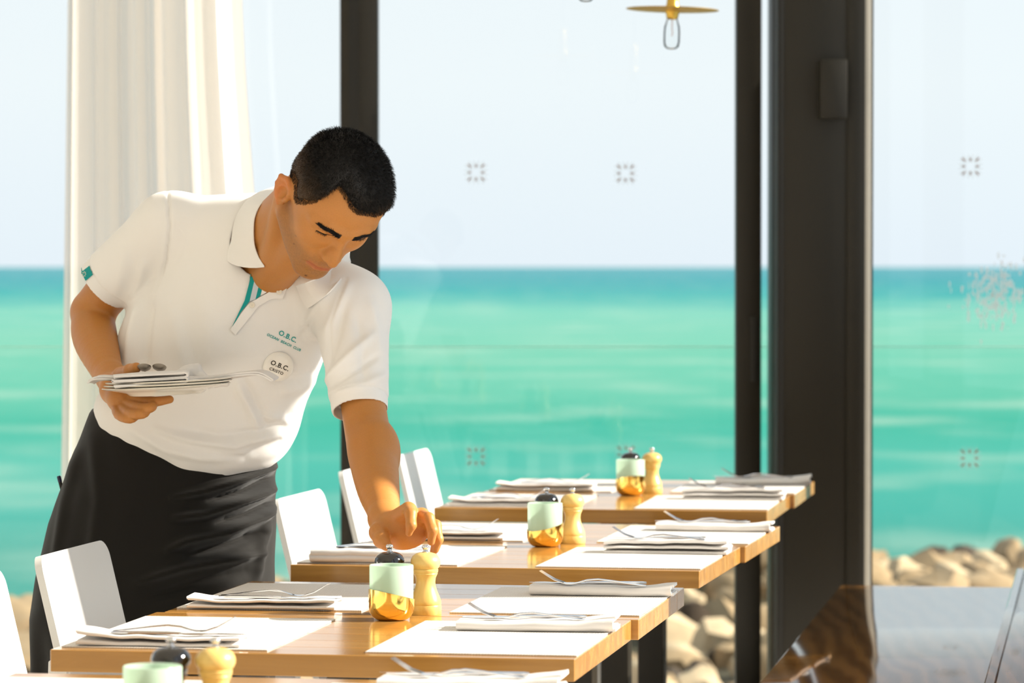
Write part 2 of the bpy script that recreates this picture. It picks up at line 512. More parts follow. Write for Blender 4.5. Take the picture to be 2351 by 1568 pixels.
rock_meshes = []
for k in range(6):
    bm = bmesh.new()
    bmesh.ops.create_icosphere(bm, subdivisions=2, radius=0.5)
    ph = rng.uniform(0, 6.28, 6)
    sc = (rng.uniform(0.85, 1.25), rng.uniform(0.8, 1.1), rng.uniform(0.6, 0.85))
    for v in bm.verts:
        c = v.co
        f = 1 + 0.16 * math.sin(5 * c.x + ph[0]) * math.sin(6 * c.y + ph[1]) + 0.12 * math.sin(9 * c.z + ph[2] + 4 * c.x) + 0.05 * rng.standard_normal()
        v.co = Vector((c.x * sc[0] * f, c.y * sc[1] * f, c.z * sc[2] * f))
    rock_meshes.append(bm_mesh('boulder_%d' % k, bm, True, 32))
rock_mats = [M['rock'], M['rock'], M['rock_pale'], M['rock_dark'], M['rock_pale'], M['rock']]
for me, mt in zip(rock_meshes, rock_mats): me.materials.append(mt)
def ground_z(x, y):
    z = -1.50 + 0.20 * math.sin(0.9 * x + 0.4 * y) + 0.12 * math.sin(2.1 * x - 1.3 * y)
    if y > 35.0: z -= (y - 35.0) * 0.40
    if x < -1.5: z -= (-1.5 - x) * 0.18
    return z
ROCK_TONE = ['brown', 'brown', 'pale', 'dark', 'pale', 'brown']
placed = []
def boulder(x, y, s):
    k = int(rng.integers(0, 6))
    o = link('boulder', rock_meshes[k], None, None, (x, y, ground_z(x, y) + 0.12 * s), rng.uniform(0, 6.28))
    o.scale = (s, s * rng.uniform(0.8, 1.1), s * rng.uniform(0.85, 1.3))
    px = x / y * FPX + 1175.5
    where = 'on the shore beyond the wooden bench' if px > 1960 else ('on the shore seen under the tables' if px > 1380 else 'on the shore at the far left')
    tag(o, '%s weathered rock lying %s' % (ROCK_TONE[k], where), 'rock', '%s rocks %s' % (ROCK_TONE[k], where))
tries = 0
while len(placed) < 285 and tries < 20000:
    tries += 1
    y = rng.uniform(22.0, 37.0)
    s_ = rng.uniform(0.24, 0.62)
    lo = (1430 - 1175.5) / FPX * y if len(placed) > 40 else -5.5
    x = rng.uniform(lo, (2400 - 1175.5) / FPX * y + 0.3)
    if any((x - a) ** 2 + (y - b) ** 2 < (0.40 * (s_ + c)) ** 2 for a, b, c in placed): continue
    placed.append((x, y, s_))
    boulder(x, y, s_)

# the smaller stones of the shore on both sides, too many to pick apart
bm = bmesh.new()
for k in range(1500):
    y = rng.uniform(14.0, 37.0)
    x = rng.uniform(-11.0, 15.0)
    px = x / y * FPX + 1175.5
    if y > 21.5 and 1400 < px < 2420 and rng.uniform() < 0.75: continue
    c = Vector((x, y, ground_z(x, y) + 0.04))
    s_ = rng.uniform(0.10, 0.34)
    ret = bmesh.ops.create_icosphere(bm, subdivisions=1, radius=s_, matrix=Matrix.Translation(c) @ Matrix.Rotation(rng.uniform(0, 6.28), 4, 'Z') @ Matrix.Diagonal((1.15, 0.9, 0.7, 1)))
    for v in ret['verts']: v.co += Vector(rng.normal(size=3)) * s_ * 0.10
rub = link('shore_rubble', bm_mesh('shore_rubble', bm, True, 35), M['rock'])
tag(rub, 'scattered small brown stones covering the shore below the terrace', 'stones', kind='stuff')
# ------------------------------------------------------------------ tables
TOP_Z, TOP_T = 0.75, 0.034
TAB_W, TAB_D = 0.815, 0.612
N_PLANK = 6
pw = TAB_D / N_PLANK
plank_me = box_mesh('plank', (0, 0, TOP_Z - TOP_T), (TAB_W, pw - 0.0004, TOP_Z), 0.0012, 1)
plank_me.materials.append(M['table'])
column_me = box_mesh('column', (-0.035, -0.035, 0.012), (0.035, 0.035, TOP_Z - TOP_T - 0.007), 0.002, 1)
column_me.materials.append(M['leg'])
base_me = box_mesh('base_plate', (-0.125, -0.19, 0.0), (0.125, 0.19, 0.012), 0.003, 1)
base_me.materials.append(M['leg'])
under_me = box_mesh('top_plate', (-0.15, -0.15, TOP_Z - TOP_T - 0.007), (0.15, 0.15, TOP_Z - TOP_T - 0.0002), 0.001, 1)
under_me.materials.append(M['leg'])

def make_table(corner, ang, label):
    """corner: world XY of the right front corner; ang: turn of the table in degrees"""
    t = empty('dining_table', (corner[0] - TAB_W * math.cos(R(ang)), corner[1] + TAB_W * math.sin(R(ang)), 0.0), -R(ang))
    tag(t, label, 'table', 'oak dining tables on black columns')
    for k in range(N_PLANK):
        link('plank', plank_me, None, t, (0, k * pw, 0))
    for nm, me in (('column', column_me), ('base_plate', base_me), ('top_plate', under_me)):
        link(nm, me, None, t, (TAB_W / 2, TAB_D / 2, 0))
    return t

def frame(t):
    a = t.rotation_euler.z
    o = t.location
    return lambda x, y, z=0.0: Vector((o.x + x * math.cos(a) - y * math.sin(a), o.y + x * math.sin(a) + y * math.cos(a), TOP_Z + z))

PAIRS = {}
def pair(key, corner, ang, shift, lab_near, lab_far):
    near = make_table(corner, ang, lab_near)
    u = Vector((math.sin(R(ang)), math.cos(R(ang)))); v = Vector((math.cos(R(ang)), -math.sin(R(ang))))
    c2 = Vector(corner) + u * (TAB_D + 0.006) + v * shift
    far = make_table(c2, ang, lab_far)
    PAIRS[key] = (near, far, ang)

pair('Z', (-0.125, 3.87), 9.8, 0.0, 'oak table at the bottom edge carrying the blurred foreground candle jar', 'foreground oak table with the blurred mills and a napkin at bottom centre')
pair('A', (0.094, 5.40), 9.8, 0.012, 'oak table nearest in full view, gold candle jar at its back edge', 'oak table under the reaching hand with pepper mills, behind the gold jar')
pair('B', (0.362, 6.97), 11.0, 0.010, 'oak table with the second gold candle jar, behind the reaching hand', 'oak table with the second pair of mills, between second and third jars')
pair('C', (0.613, 8.68), 9.5, 0.012, 'oak table with the farthest gold candle jar near the tall windows', 'farthest oak table, right by the tall windows, with the last mills')

# ------------------------------------------------------------------ placemats, napkins, cutlery
MAT_W, MAT_D = 0.325, 0.49
mat_me = box_mesh('placemat', (-MAT_W / 2, -MAT_D / 2, 0.0), (MAT_W / 2, MAT_D / 2, 0.002))
mat_me.materials.append(M['mat'])

def napkin_mesh(name, seed, puff):
    r = np.random.default_rng(seed)
    prof = []
    hw, gap = 0.033, 0.0052
    n_lay = 4
    for L in range(n_lay):
        z = 0.0016 + gap * L
        ysq = np.linspace(-hw, hw, 9)
        if L % 2: ysq = ysq[::-1]
        for y in ysq: prof.append((y, z))
        if L < n_lay - 1:
            s = 1 if L % 2 == 0 else -1
            for a in (-60, -20, 20, 60):
                prof.append((s * (hw + 0.0035 * math.cos(R(a))), z + gap / 2 + gap / 2 * math.sin(R(a))))
    nx = 30
    Lx = 0.255
    ph = r.uniform(0, 6.28, 8)
    bm = bmesh.new()
    rows = []
    for i in range(nx):
        s = i / (nx - 1)
        x = s * Lx
        wob = 0.0020 * math.sin(5 * s + ph[0]) + 0.0008 * math.sin(14 * s + ph[1])
        hs = 1 + 0.08 * math.sin(5 * s + ph[2]) + 0.05 * math.sin(13 * s + ph[3])
        p = puff * max(0.0, (s - 0.74) / 0.26)
        hs *= 1 + 0.55 * math.sin(min(1, p) * math.pi * 0.62)
        lift = 0.0015 * max(0, (s - 0.8) / 0.2) * puff
        ws = 1 + 0.06 * math.sin(4 * s + ph[4]) - 0.10 * p
        row = []
        for (y, z) in prof:
            lay = z / (gap * n_lay)
            yy = y * ws + wob + 0.0015 * math.sin(7 * s + 3 * lay + ph[5]) * lay
            zz = 0.0015 + z * hs + lift * (0.25 + lay) + 0.0006 * math.sin(30 * s + 40 * y + ph[6]) * lay
            row.append(bm.verts.new((x + 0.0022 * math.sin(9 * lay + ph[7]) * s, yy, max(0.0014, zz))))
        rows.append(row)
    for a, b in zip(rows, rows[1:]):
        for k in range(len(prof) - 1):
            bm.faces.new((a[k], a[k + 1], b[k + 1], b[k]))
    bmesh.ops.recalc_face_normals(bm, faces=bm.faces[:])
    bmesh.ops.solidify(bm, geom=bm.faces[:], thickness=0.0050)
    zmin = min(v.co.z for v in bm.verts)
    for v in bm.verts: v.co.z -= zmin
    me = bm_mesh(name, bm, True, 60)
    me.materials.append(M['napkin'])
    return me
napkin_mes = [napkin_mesh('folded_napkin_%d' % k, 11 + k, pf) for k, pf in enumerate((0.45, 0.2, 0.6, 0.1))]

nap_top = []
for me in napkin_mes:
    co = np.zeros(len(me.vertices) * 3); me.vertices.foreach_get('co', co); co = co.reshape(-1, 3)
    m_ = (co[:, 0] > 0.03) & (co[:, 0] < 0.20) & (np.abs(co[:, 1]) < 0.028)
    nap_top.append(float(np.percentile(co[m_, 2], 99.5)))

def ribbon(bm, st):
    """solid bar through stations (x, y, z, half width, half thickness)"""
    rows = []
    for (x, y, z, w, t) in st:
        rows.append([bm.verts.new((x, y - w, z - t * 0.4)), bm.verts.new((x, y, z - t)), bm.verts.new((x, y + w, z - t * 0.4)),
                     bm.verts.new((x, y + w, z + t * 0.4)), bm.verts.new((x, y, z + t)), bm.verts.new((x, y - w, z + t * 0.4))])
    for a, b in zip(rows, rows[1:]):
        for k in range(6):
            bm.faces.new((a[k], a[(k + 1) % 6], b[(k + 1) % 6], b[k]))
    bm.faces.new(rows[0][::-1]); bm.faces.new(rows[-1])

def fork_mesh():
    bm = bmesh.new()
    for j in range(4):
        y = (j - 1.5) * 0.0062
        ribbon(bm, [(0.0, y, 0.026, 0.0008, 0.0007), (0.012, y, 0.0185, 0.0015, 0.0009), (0.026, y, 0.0105, 0.0017, 0.0011), (0.044, y, 0.0045, 0.0019, 0.0012)])
    st = [(0.040, 0, 0.0052, 0.0110, 0.0012), (0.050, 0, 0.0036, 0.0112, 0.0013), (0.058, 0, 0.0036, 0.0085, 0.0014), (0.068, 0, 0.0050, 0.0040, 0.0016),
          (0.085, 0, 0.0100, 0.0030, 0.0018), (0.105, 0, 0.0118, 0.0032, 0.0018), (0.130, 0, 0.0095, 0.0045, 0.0016), (0.160, 0, 0.0055, 0.0068, 0.0014), (0.185, 0, 0.0025, 0.0080, 0.0012), (0.192, 0, 0.0022, 0.0050, 0.0010)]
    ribbon(bm, st)
    bmesh.ops.recalc_face_normals(bm, faces=bm.faces[:])
    me = bm_mesh('fork', bm, True, 45); me.materials.append(M['steel']); return me
fork_me = fork_mesh()
bm = bmesh.new()
ribbon(bm, [(0.0, 0.004, 0.0022, 0.0006, 0.0006), (0.012, 0.002, 0.0022, 0.0055, 0.0007), (0.04, 0.0, 0.0022, 0.0088, 0.0008), (0.095, 0.0, 0.0022, 0.0085, 0.0010), (0.105, 0.001, 0.0024, 0.0050, 0.0018)])
bmesh.ops.recalc_face_normals(bm, faces=bm.faces[:])
blade_me = bm_mesh('blade', bm, True, 45); blade_me.materials.append(M['steel'])
bm = bmesh.new()
ribbon(bm, [(0.103, 0.001, 0.0028, 0.0048, 0.0020), (0.125, 0, 0.0032, 0.0058, 0.0026), (0.17, 0, 0.0034, 0.0070, 0.0028), (0.205, 0, 0.0034, 0.0080, 0.0028), (0.212, 0, 0.0034, 0.0050, 0.0018)])
bmesh.ops.recalc_face_normals(bm, faces=bm.faces[:])
handle_me = bm_mesh('handle', bm, True, 45); handle_me.materials.append(M['steel'])

PLACE = {'Z': ('the bottom-edge table', 'the foreground table'), 'A': ('the table in front of the waiter', 'the table under the reaching hand'),
         'B': ('the table behind the hand', 'the table with the second mills'), 'C': ('the table with the farthest jar', 'the farthest table')}
rs = random.Random(5)
def setting(key, far, side, parts=('mat', 'napkin', 'fork', 'knife'), jig=None):
    t = PAIRS[key][far]
    F = frame(t); ang = PAIRS[key][2]
    where = PLACE[key][far]
    s = 1 if side == 'right' else -1
    mx = TAB_W - 0.004 - MAT_W / 2 if s > 0 else 0.008 + MAT_W / 2
    j = rs.uniform(-0.004, 0.004)
    my = 0.03 + MAT_D / 2 + j + (0.025 if far else 0.0)
    if 'mat' in parts:
        o = link('placemat', mat_me, None, None, F(mx, my, 0.0003), -R(ang) + rs.uniform(-0.012, 0.012))
        tag(o, 'woven off-white placemat at the %s seat of %s' % (side, where), 'placemat', 'placemats on the tables')
    turn = rs.uniform(0.0, 0.10) if jig is None else jig
    base = -R(ang) + (0 if s > 0 else math.pi) + turn
    ny = (0.40 if s > 0 else 0.085) + (0.02 if far and s > 0 else 0.0) + (0.085 if key == 'Z' and s > 0 else 0.0)
    nx = (TAB_W - 0.262 + 0.012) if s > 0 else (0.262 + 0.022)
    zn = 0.0026
    k = rs.randrange(4)
    if 'napkin' in parts:
        o = link('folded_napkin', napkin_mes[k], None, None, F(nx, ny, zn), base)
        tag(o, 'folded white napkin at the %s seat of %s' % (side, where), 'napkin', 'folded napkins on the tables')
    def on(dx, dy, dz):
        b_ = base
        p = F(nx, ny, 0)
        return Vector((p.x + dx * math.cos(b_) - dy * math.sin(b_), p.y + dx * math.sin(b_) + dy * math.cos(b_), TOP_Z + dz))
    zt = zn + nap_top[k] - 0.0016
    if 'fork' in parts:
        o = link('fork', fork_me, None, None, on(0.016, -0.010, zt), base - 0.05)
        tag(o, 'steel fork on the napkin, %s seat of %s' % (side, where), 'fork', 'forks on the napkins')
    if 'knife' in parts:
        o = empty('knife', on(-0.008, 0.014, zt), base + 0.03)
        link('blade', blade_me, None, o); link('handle', handle_me, None, o)
        tag(o, 'steel knife on the napkin, %s seat of %s' % (side, where), 'knife', 'knives on the napkins')

for key in 'ABC':
    for far in (0, 1):
        for side in ('left', 'right'):
            setting(key, far, side)
setting('Z', 1, 'right', jig=0.0)
setting('Z', 1, 'left')
setting('Z', 0, 'left', parts=('mat',))
setting('Z', 0, 'right', parts=('mat',))

# ------------------------------------------------------------------ candle jars and mills
def jar_parts():
    n = 48
    r = 0.0375
    prof = [(0.0, 0.0), (0.018, 0.0), (0.0265, 0.0015), (0.0325, 0.006), (0.0365, 0.013), (0.0382, 0.022), (0.0386, 0.034), (0.0386, 1.0)]
    inner = [(0.0374, 1.0), (0.0374, 0.024), (0.034, 0.012), (0.02, 0.004), (0.0, 0.0035)]
    bm = bmesh.new()
    rings = []
    for (rr, z) in prof + inner:
        ring = []
        for i in range(n):
            a = 2 * math.pi * i / n
            zz = z if z < 0.9 else 0.0430 - 0.0095 * math.cos(a)
            ring.append(bm.verts.new((max(rr, 1e-5) * math.cos(a), max(rr, 1e-5) * math.sin(a), zz)))
        rings.append(ring)
    for a, b in zip(rings, rings[1:]):
        for i in range(n):
            bm.faces.new((a[i], a[(i + 1) % n], b[(i + 1) % n], b[i]))
    bmesh.ops.remove_doubles(bm, verts=bm.verts[:], dist=1e-5)
    bmesh.ops.recalc_face_normals(bm, faces=bm.faces[:])
    cup = bm_mesh('brass_cup', bm, True, 50); cup.materials.append(M['brass'])
    gl = lathe_mesh('glass_tumbler', [(0.0, 0.0045), (0.02, 0.005), (0.0335, 0.013), (0.0364, 0.024), (0.0366, 0.0905), (0.0358, 0.092), (0.0348, 0.0912), (0.0345, 0.026), (0.03, 0.014), (0.0, 0.009)], 48)
    gl.materials.append(M['mint'])
    return cup, gl
cup_me, tumbler_me = jar_parts()
def jar(loc, rot, label):
    o = empty('candle_jar', loc, rot)
    link('brass_cup', cup_me, None, o); link('glass_tumbler', tumbler_me, None, o)
    tag(o, label, 'jar', 'mint glass candle jars in brass cups')
body_prof = [(0.0, 0.0), (0.0262, 0.0), (0.0270, 0.0012), (0.0270, 0.0150), (0.0262, 0.0165), (0.0268, 0.0180), (0.0262, 0.0230), (0.0235, 0.0310), (0.0196, 0.0400),
             (0.0172, 0.0480), (0.0164, 0.0545), (0.0172, 0.0620), (0.0196, 0.0672), (0.0206, 0.0690), (0.0200, 0.0702), (0.0212, 0.0718), (0.0216, 0.0760), (0.0205, 0.0772), (0.0, 0.0772)]
head_prof = [(0.0, 0.0774), (0.0206, 0.0774), (0.0230, 0.0800), (0.0252, 0.0850), (0.0256, 0.0890), (0.0246, 0.0938), (0.0216, 0.0990), (0.0165, 0.1028), (0.0105, 0.1046), (0.0, 0.1050)]
knob_prof = [(0.0, 0.1046), (0.0052, 0.1046), (0.0055, 0.1060), (0.0036, 0.1075), (0.0034, 0.1090), (0.0052, 0.1110), (0.0066, 0.1140), (0.0062, 0.1160), (0.0040, 0.1178), (0.0, 0.1182)]
MILL = {}
for nm, mt in (('black', M['black_gloss']), ('wood', M['beech'])):
    MILL[nm] = []
    for part, pr in (('body', body_prof), ('head', head_prof)):
        me = lathe_mesh('mill_%s_%s' % (part, nm), pr, 40, True, 38); me.materials.append(mt)
        MILL[nm].append((part, me))
knob_me = lathe_mesh('mill_knob', knob_prof, 24); knob_me.materials.append(M['steel'])
def mill(kind, loc, label, group):
    o = empty('pepper_mill' if kind == 'black' else 'salt_mill', loc)
    for part, me in MILL[kind]: link(part, me, None, o)
    link('knob', knob_me, None, o)
    tag(o, label, 'mill', group)
SET = {'Z': (0.395, 0.390, 0.448, 'blurred in the foreground at the bottom edge', 1.2), 'A': (0.422, 0.385, 0.447, 'just below the waiter\'s reaching hand', 0.45),
       'B': (0.411, 0.385, 0.441, 'second from the front of those in focus order', 3.6), 'C': (0.411, 0.385, 0.441, 'farthest back, near the windows', 2.0)}
SETL = {'Z': 'blurred at the bottom edge in the foreground', 'A': 'just below the reaching hand', 'B': 'on the table behind the hand', 'C': 'farthest back near the windows'}
for key, (jx, bx, wx, _, rot) in SET.items():
    near, far, ang = PAIRS[key]
    F0, F1 = frame(near), frame(far)
    jar(F0(jx, 0.545), rot, 'mint glass candle jar in a brass cup, ' + SETL[key])
    mill('black', F1(bx, 0.032), 'glossy black pepper mill with steel knob, ' + SETL[key], 'black pepper mills')
    mill('wood', F1(wx, 0.032), 'pale wooden salt mill with steel knob, ' + SETL[key], 'wooden salt mills')

# ------------------------------------------------------------------ chairs
def rounded_panel(name, w, h, t, rad, curve=0.0, nseg=6):
    """panel in the local YZ plane, base at z=0, rounded top corners, slightly dished; thickness along x"""
    bm = bmesh.new()
    ny, nz = 18, 14
    def outline(v):        # half width at height v
        d = h - v
        if d < rad: return w / 2 - rad + math.sqrt(max(0, rad * rad - (rad - d) ** 2))
        return w / 2
    zs = list(np.linspace(0, h - rad, 8)) + [h - rad + rad * math.sin(a) for a in np.linspace(0, math.pi / 2, nseg + 1)[1:]]
    front, back = [], []
    for z in zs:
        ww = outline(z)
        fr_, bk = [], []
        for i in range(ny + 1):
            y = -ww + 2 * ww * i / ny
            x = -curve * (1 - (2 * y / w) ** 2)
            fr_.append(bm.verts.new((x, y, z))); bk.append(bm.verts.new((x - t, y, z)))
        front.append(fr_); back.append(bk)
    for a, b in zip(front, front[1:]):
        for i in range(ny): bm.faces.new((a[i], a[i + 1], b[i + 1], b[i]))
    for a, b in zip(back, back[1:]):
        for i in range(ny): bm.faces.new((a[i + 1], a[i], b[i], b[i + 1]))
    for i in range(ny):
        bm.faces.new((front[0][i + 1], front[0][i], back[0][i], back[0][i + 1]))
        bm.faces.new((front[-1][i], front[-1][i + 1], back[-1][i + 1], back[-1][i]))
    for k in range(len(zs) - 1):
        bm.faces.new((front[k][0], front[k + 1][0], back[k + 1][0], back[k][0]))
        bm.faces.new((front[k + 1][-1], front[k][-1], back[k][-1], back[k + 1][-1]))
    bmesh.ops.recalc_face_normals(bm, faces=bm.faces[:])
    return bm_mesh(name, bm, True, 40)
back_me = rounded_panel('backrest', 0.405, 0.42, 0.013, 0.032, 0.012); back_me.materials.append(M['white_lacquer'])
seat_me = box_mesh('seat', (-0.20, -0.20, 0.425), (0.21, 0.20, 0.447), 0.009, 3); seat_me.materials.append(M['white_lacquer'])
def sheared_leg(name, top, bot, z0, z1, w=0.03, t=0.014):
    bm = bmesh.new()
    vs_ = []
    for (cx, z) in ((bot, z0), (top, z1)):
        for dx, dy in ((-w / 2, -t / 2), (w / 2, -t / 2), (w / 2, t / 2), (-w / 2, t / 2)):
            vs_.append(bm.verts.new((cx + dx, dy, z)))
    for f in ((0, 1, 2, 3), (4, 5, 6, 7), (0, 1, 5, 4), (1, 2, 6, 5), (2, 3, 7, 6), (3, 0, 4, 7)):
        bm.faces.new([vs_[i] for i in f])
    bmesh.ops.recalc_face_normals(bm, faces=bm.faces[:])
    bmesh.ops.bevel(bm, geom=bm.edges[:], offset=0.0025, segments=1, affect='EDGES')
    me = bm_mesh(name, bm, True, 30); me.materials.append(M['white_lacquer']); return me
rear_leg_me = sheared_leg('rear_leg', -0.262, -0.285, 0.0, 0.66, 0.040, 0.016)
front_leg_me = sheared_leg('front_leg', 0.175, 0.19, 0.0, 0.428, 0.030, 0.016)
side_rail_me = box_mesh('side_rail', (-0.27, -0.008, 0.385), (0.19, 0.008, 0.425), 0.002, 1); side_rail_me.materials.append(M['white_lacquer'])
def chair(loc, ang, label):
    o = empty('dining_chair', (loc[0], loc[1], 0.0), -R(ang))
    link('seat', seat_me, None, o)
    b = link('backrest', back_me, None, o, (-0.196, 0, 0.432)); b.rotation_euler = (0, -R(13.5), 0)
    for y in (-0.185, 0.185):
        link('leg', rear_leg_me, None, o, (0, y, 0))
        link('leg', front_leg_me, None, o, (0, y, 0))
        link('side_rail', side_rail_me, None, o, (0, y, 0))
    tag(o, label, 'chair', 'white dining chairs along the tables')
chair((-0.592, 5.745), 10, 'white chair cut off at the bottom left corner')
chair((-0.487, 6.348), 10, 'white chair at lower left with a grey shadow band, before the apron')
chair((-0.285, 7.270), 11, 'white chair hidden behind the waiter\'s apron')
chair((-0.175, 7.868), 11, 'white chair just right of the waiter\'s apron')
chair((-0.088, 8.940), 10, 'white chair seen behind the waiter\'s bare reaching forearm')
chair((0.027, 9.678), 10, 'farthest white chair, right of the forearm against the sea')

# ------------------------------------------------------------------ wooden bench at the right
BEN = empty('wooden_bench', (0, 0, 0))
tag(BEN, 'glossy brown oak bench with a sloped back at the lower right', 'bench')
bang = 9.3
bu = Vector((math.sin(R(bang)), math.cos(R(bang)), 0)); bv = Vector((math.cos(R(bang)), -math.sin(R(bang)), 0))
p_far = P(1930, 1345, 10.05); p_far.z = 0.0
BL, BW_ = 3.05, 0.485
BEN.location = p_far
BEN.rotation_euler = (0, 0, -R(bang))
link('seat_board', box_mesh('seat_board', (0, -BL, 0.41), (BW_, 0, 0.452), 0.004, 2), M['bench'], BEN)
link('front_panel', box_mesh('front_panel', (0.03, -BL + 0.02, 0.0), (0.06, -0.02, 0.41), 0.002, 1), M['bench'], BEN)
for yy in (-0.06, -BL / 2, -BL + 0.06):
    link('support', box_mesh('support', (0.06, yy - 0.02, 0.0), (BW_ - 0.02, yy + 0.02, 0.41), 0.002, 1), M['bench'], BEN)
def back_board(z0, z1):
    bm = bmesh.new()
    f = lambda z: (z - 0.452) * 0.27
    vs_ = []
    for y in (-BL, 0.0):
        for (z, t) in ((z0, 0), (z1, 0), (z1, 0.03), (z0, 0.03)):
            vs_.append(bm.verts.new((BW_ + 0.095 + f(z) + t, y, z)))
    for q in ((0, 1, 2, 3), (4, 5, 6, 7), (0, 1, 5, 4), (1, 2, 6, 5), (2, 3, 7, 6), (3, 0, 4, 7)):
        bm.faces.new([vs_[i] for i in q])
    bmesh.ops.recalc_face_normals(bm, faces=bm.faces[:])
    bmesh.ops.bevel(bm, geom=bm.edges[:], offset=0.003, segments=2, affect='EDGES')
    return bm_mesh('back_board', bm, True, 35)
link('lip_board', box_mesh('lip_board', (BW_ + 0.001, -BL, 0.38), (BW_ + 0.022, 0, 0.505), 0.003, 2), M['bench'], BEN)
link('back_rail', box_mesh('back_rail', (BW_ + 0.022, -BL + 0.02, 0.44), (BW_ + 0.10, -0.02, 0.50), 0.003, 2), M['bench'], BEN)
for z0, z1 in ((0.456, 0.615), (0.618, 0.777), (0.780, 0.94)):
    link('back_board', back_board(z0, z1), M['bench'], BEN)

# ------------------------------------------------------------------ curtain, lamps, window stickers
def curtain_mesh():
    bm = bmesh.new()
    Yc = 10.35
    zt, zb = CEIL_Z - 0.06, 0.03
    nz, nx = 30, 240
    rows = []
    for j in range(nz + 1):
        s = j / nz
        z = zt + (zb - zt) * s
        # left and right edges flare toward the floor
        py = 613 - (z - CAM_Z) / Yc * FPX
        xl = 150 - (py - 0) * 0.016
        xr = 553 + 26 * max(0.0, min(1.6, py / 430.0)) ** 1.3
        x0, x1 = (xl - 1175.5) / FPX * Yc, (xr - 1175.5) / FPX * Yc
        row = []
        for i in range(nx + 1):
            q = i / nx
            ph = 2 * math.pi * (6.5 * q + 0.35 * math.sin(5.2 * q) + 0.05 * math.sin(3 * s + 8 * q))
            amp = 0.055 * (0.75 + 0.35 * math.sin(9 * q + 1)) * (0.8 + 0.5 * s)
            y = Yc + amp * math.sin(ph) + 0.012 * math.sin(2.3 * ph + 2 * s)
            row.append(bm.verts.new((x0 + (x1 - x0) * q + 0.006 * math.cos(ph), y, z)))
        rows.append(row)
    for a, b in zip(rows, rows[1:]):
        for i in range(nx): bm.faces.new((a[i], a[i + 1], b[i + 1], b[i]))
    return bm_mesh('curtain', bm, True)
cu = empty('curtain', (0, 0, 0))
tag(cu, 'long sheer cream curtain hanging in folds behind the waiter', 'curtain')
link('cloth', curtain_mesh(), M['curtain'], cu)
link('curtain_rail', box_mesh('curtain_rail', (-2.2, 10.33, CEIL_Z - 0.04), (-0.6, 10.37, CEIL_Z - 0.001), 0.003), M['bronze'], cu)

M['bulb'] = glass_mat('clear_bulb_glass', (0.97, 0.98, 0.98, 1), 1.0)
M['filament'] = pmat('filament', srgb(200, 150, 120), 0.4)
M['cord'] = pmat('black_cord', srgb(30, 28, 24), 0.7)
plate_me = lathe_mesh('plate', [(0.0, 0.008), (0.02, 0.008), (0.122, 0.0005), (0.122, -0.0005), (0.02, -0.006), (0.0, -0.006)], 48)
holder_me = lathe_mesh('lamp_holder', [(0.0, 0.10), (0.007, 0.10), (0.0135, 0.085), (0.015, 0.03), (0.0165, 0.012), (0.022, 0.004), (0.022, -0.004), (0.017, -0.012), (0.0155, -0.022), (0.010, -0.026), (0.0, -0.026)], 32)
bulb_me = lathe_mesh('bulb', [(0.0135, -0.022), (0.016, -0.032), (0.0205, -0.045), (0.0215, -0.06), (0.0215, -0.085), (0.019, -0.097), (0.012, -0.103), (0.0, -0.1045)], 32)
fil_me = tube_mesh('filament', [(0, 0, -0.025), (0.0, 0, -0.05), (0.002, 0, -0.06), (0, 0, -0.07)], 0.0012, 6)
def pendant(px, py, Y, label, tilt=0.0):
    c = P(px, py, Y)
    o = empty('pendant_lamp', c); o.rotation_euler = (0, R(tilt), 0)
    link('plate', plate_me, M['brass_soft'], o); link('lamp_holder', holder_me, M['brass_soft'], o)
    b = link('bulb', bulb_me, M['bulb'], o); link('filament', fil_me, M['filament'], b)
    top = CEIL_Z - c.z
    link('cord', tube_mesh('cord', [(0, 0, 0.095), (0, 0, top * 0.5), (top * math.sin(R(-tilt)), 0, top - 0.012)], 0.003, 8), M['cord'], o)
    tag(o, label, 'lamp', 'brass pendant lamps')
pendant(1544, 22, 9.5, 'brass disc pendant lamp with a clear bulb at the top of the picture', 1.6)
pendant(1345, -92, 9.0, 'pendant lamp of which only the round bulb tip shows at the top')

lamp = empty('wall_lamp', P(1909, 207, PIL_Y))
tag(lamp, 'dark bronze box wall lamp mounted on the black window pillar', 'wall lamp')
hw, hh = 31 / FPX * PIL_Y, 67 / FPX * PIL_Y
link('lamp_body', box_mesh('lamp_body', (-hw, -0.075, -hh), (hw, -0.012, hh), 0.004, 2), M['bronze'], lamp)
link('mounting_plate', box_mesh('mounting_plate', (-hw * 0.6, -0.013, -hh * 0.7), (hw * 0.6, 0.0, hh * 0.7), 0.002, 1), M['bronze_dark'], lamp)

def sticker_mat(name, col, clear=0.0):
    m = bpy.data.materials.new(name); m.use_nodes = True
    nt = m.node_tree; n = nt.nodes; l = nt.links
    b = n['Principled BSDF']; b.inputs['Base Color'].default_value = col; b.inputs['Roughness'].default_value = 0.7
    t = n.new('ShaderNodeBsdfTranslucent'); t.inputs[0].default_value = col
    mx = n.new('ShaderNodeMixShader'); mx.inputs[0].default_value = 0.5
    l.new(b.outputs[0], mx.inputs[1]); l.new(t.outputs[0], mx.inputs[2]); tr = n.new('ShaderNodeBsdfTransparent'); m2 = n.new('ShaderNodeMixShader'); m2.inputs[0].default_value = clear
    l.new(mx.outputs[0], m2.inputs[1]); l.new(tr.outputs[0], m2.inputs[2]); l.new(m2.outputs[0], n['Material Output'].inputs['Surface'])
    return m
M['st_brown'] = sticker_mat('copper_foil', srgb(168, 112, 66), 0.0)
M['st_grey'] = sticker_mat('etched_grey_foil', srgb(236, 242, 242), 0.80)
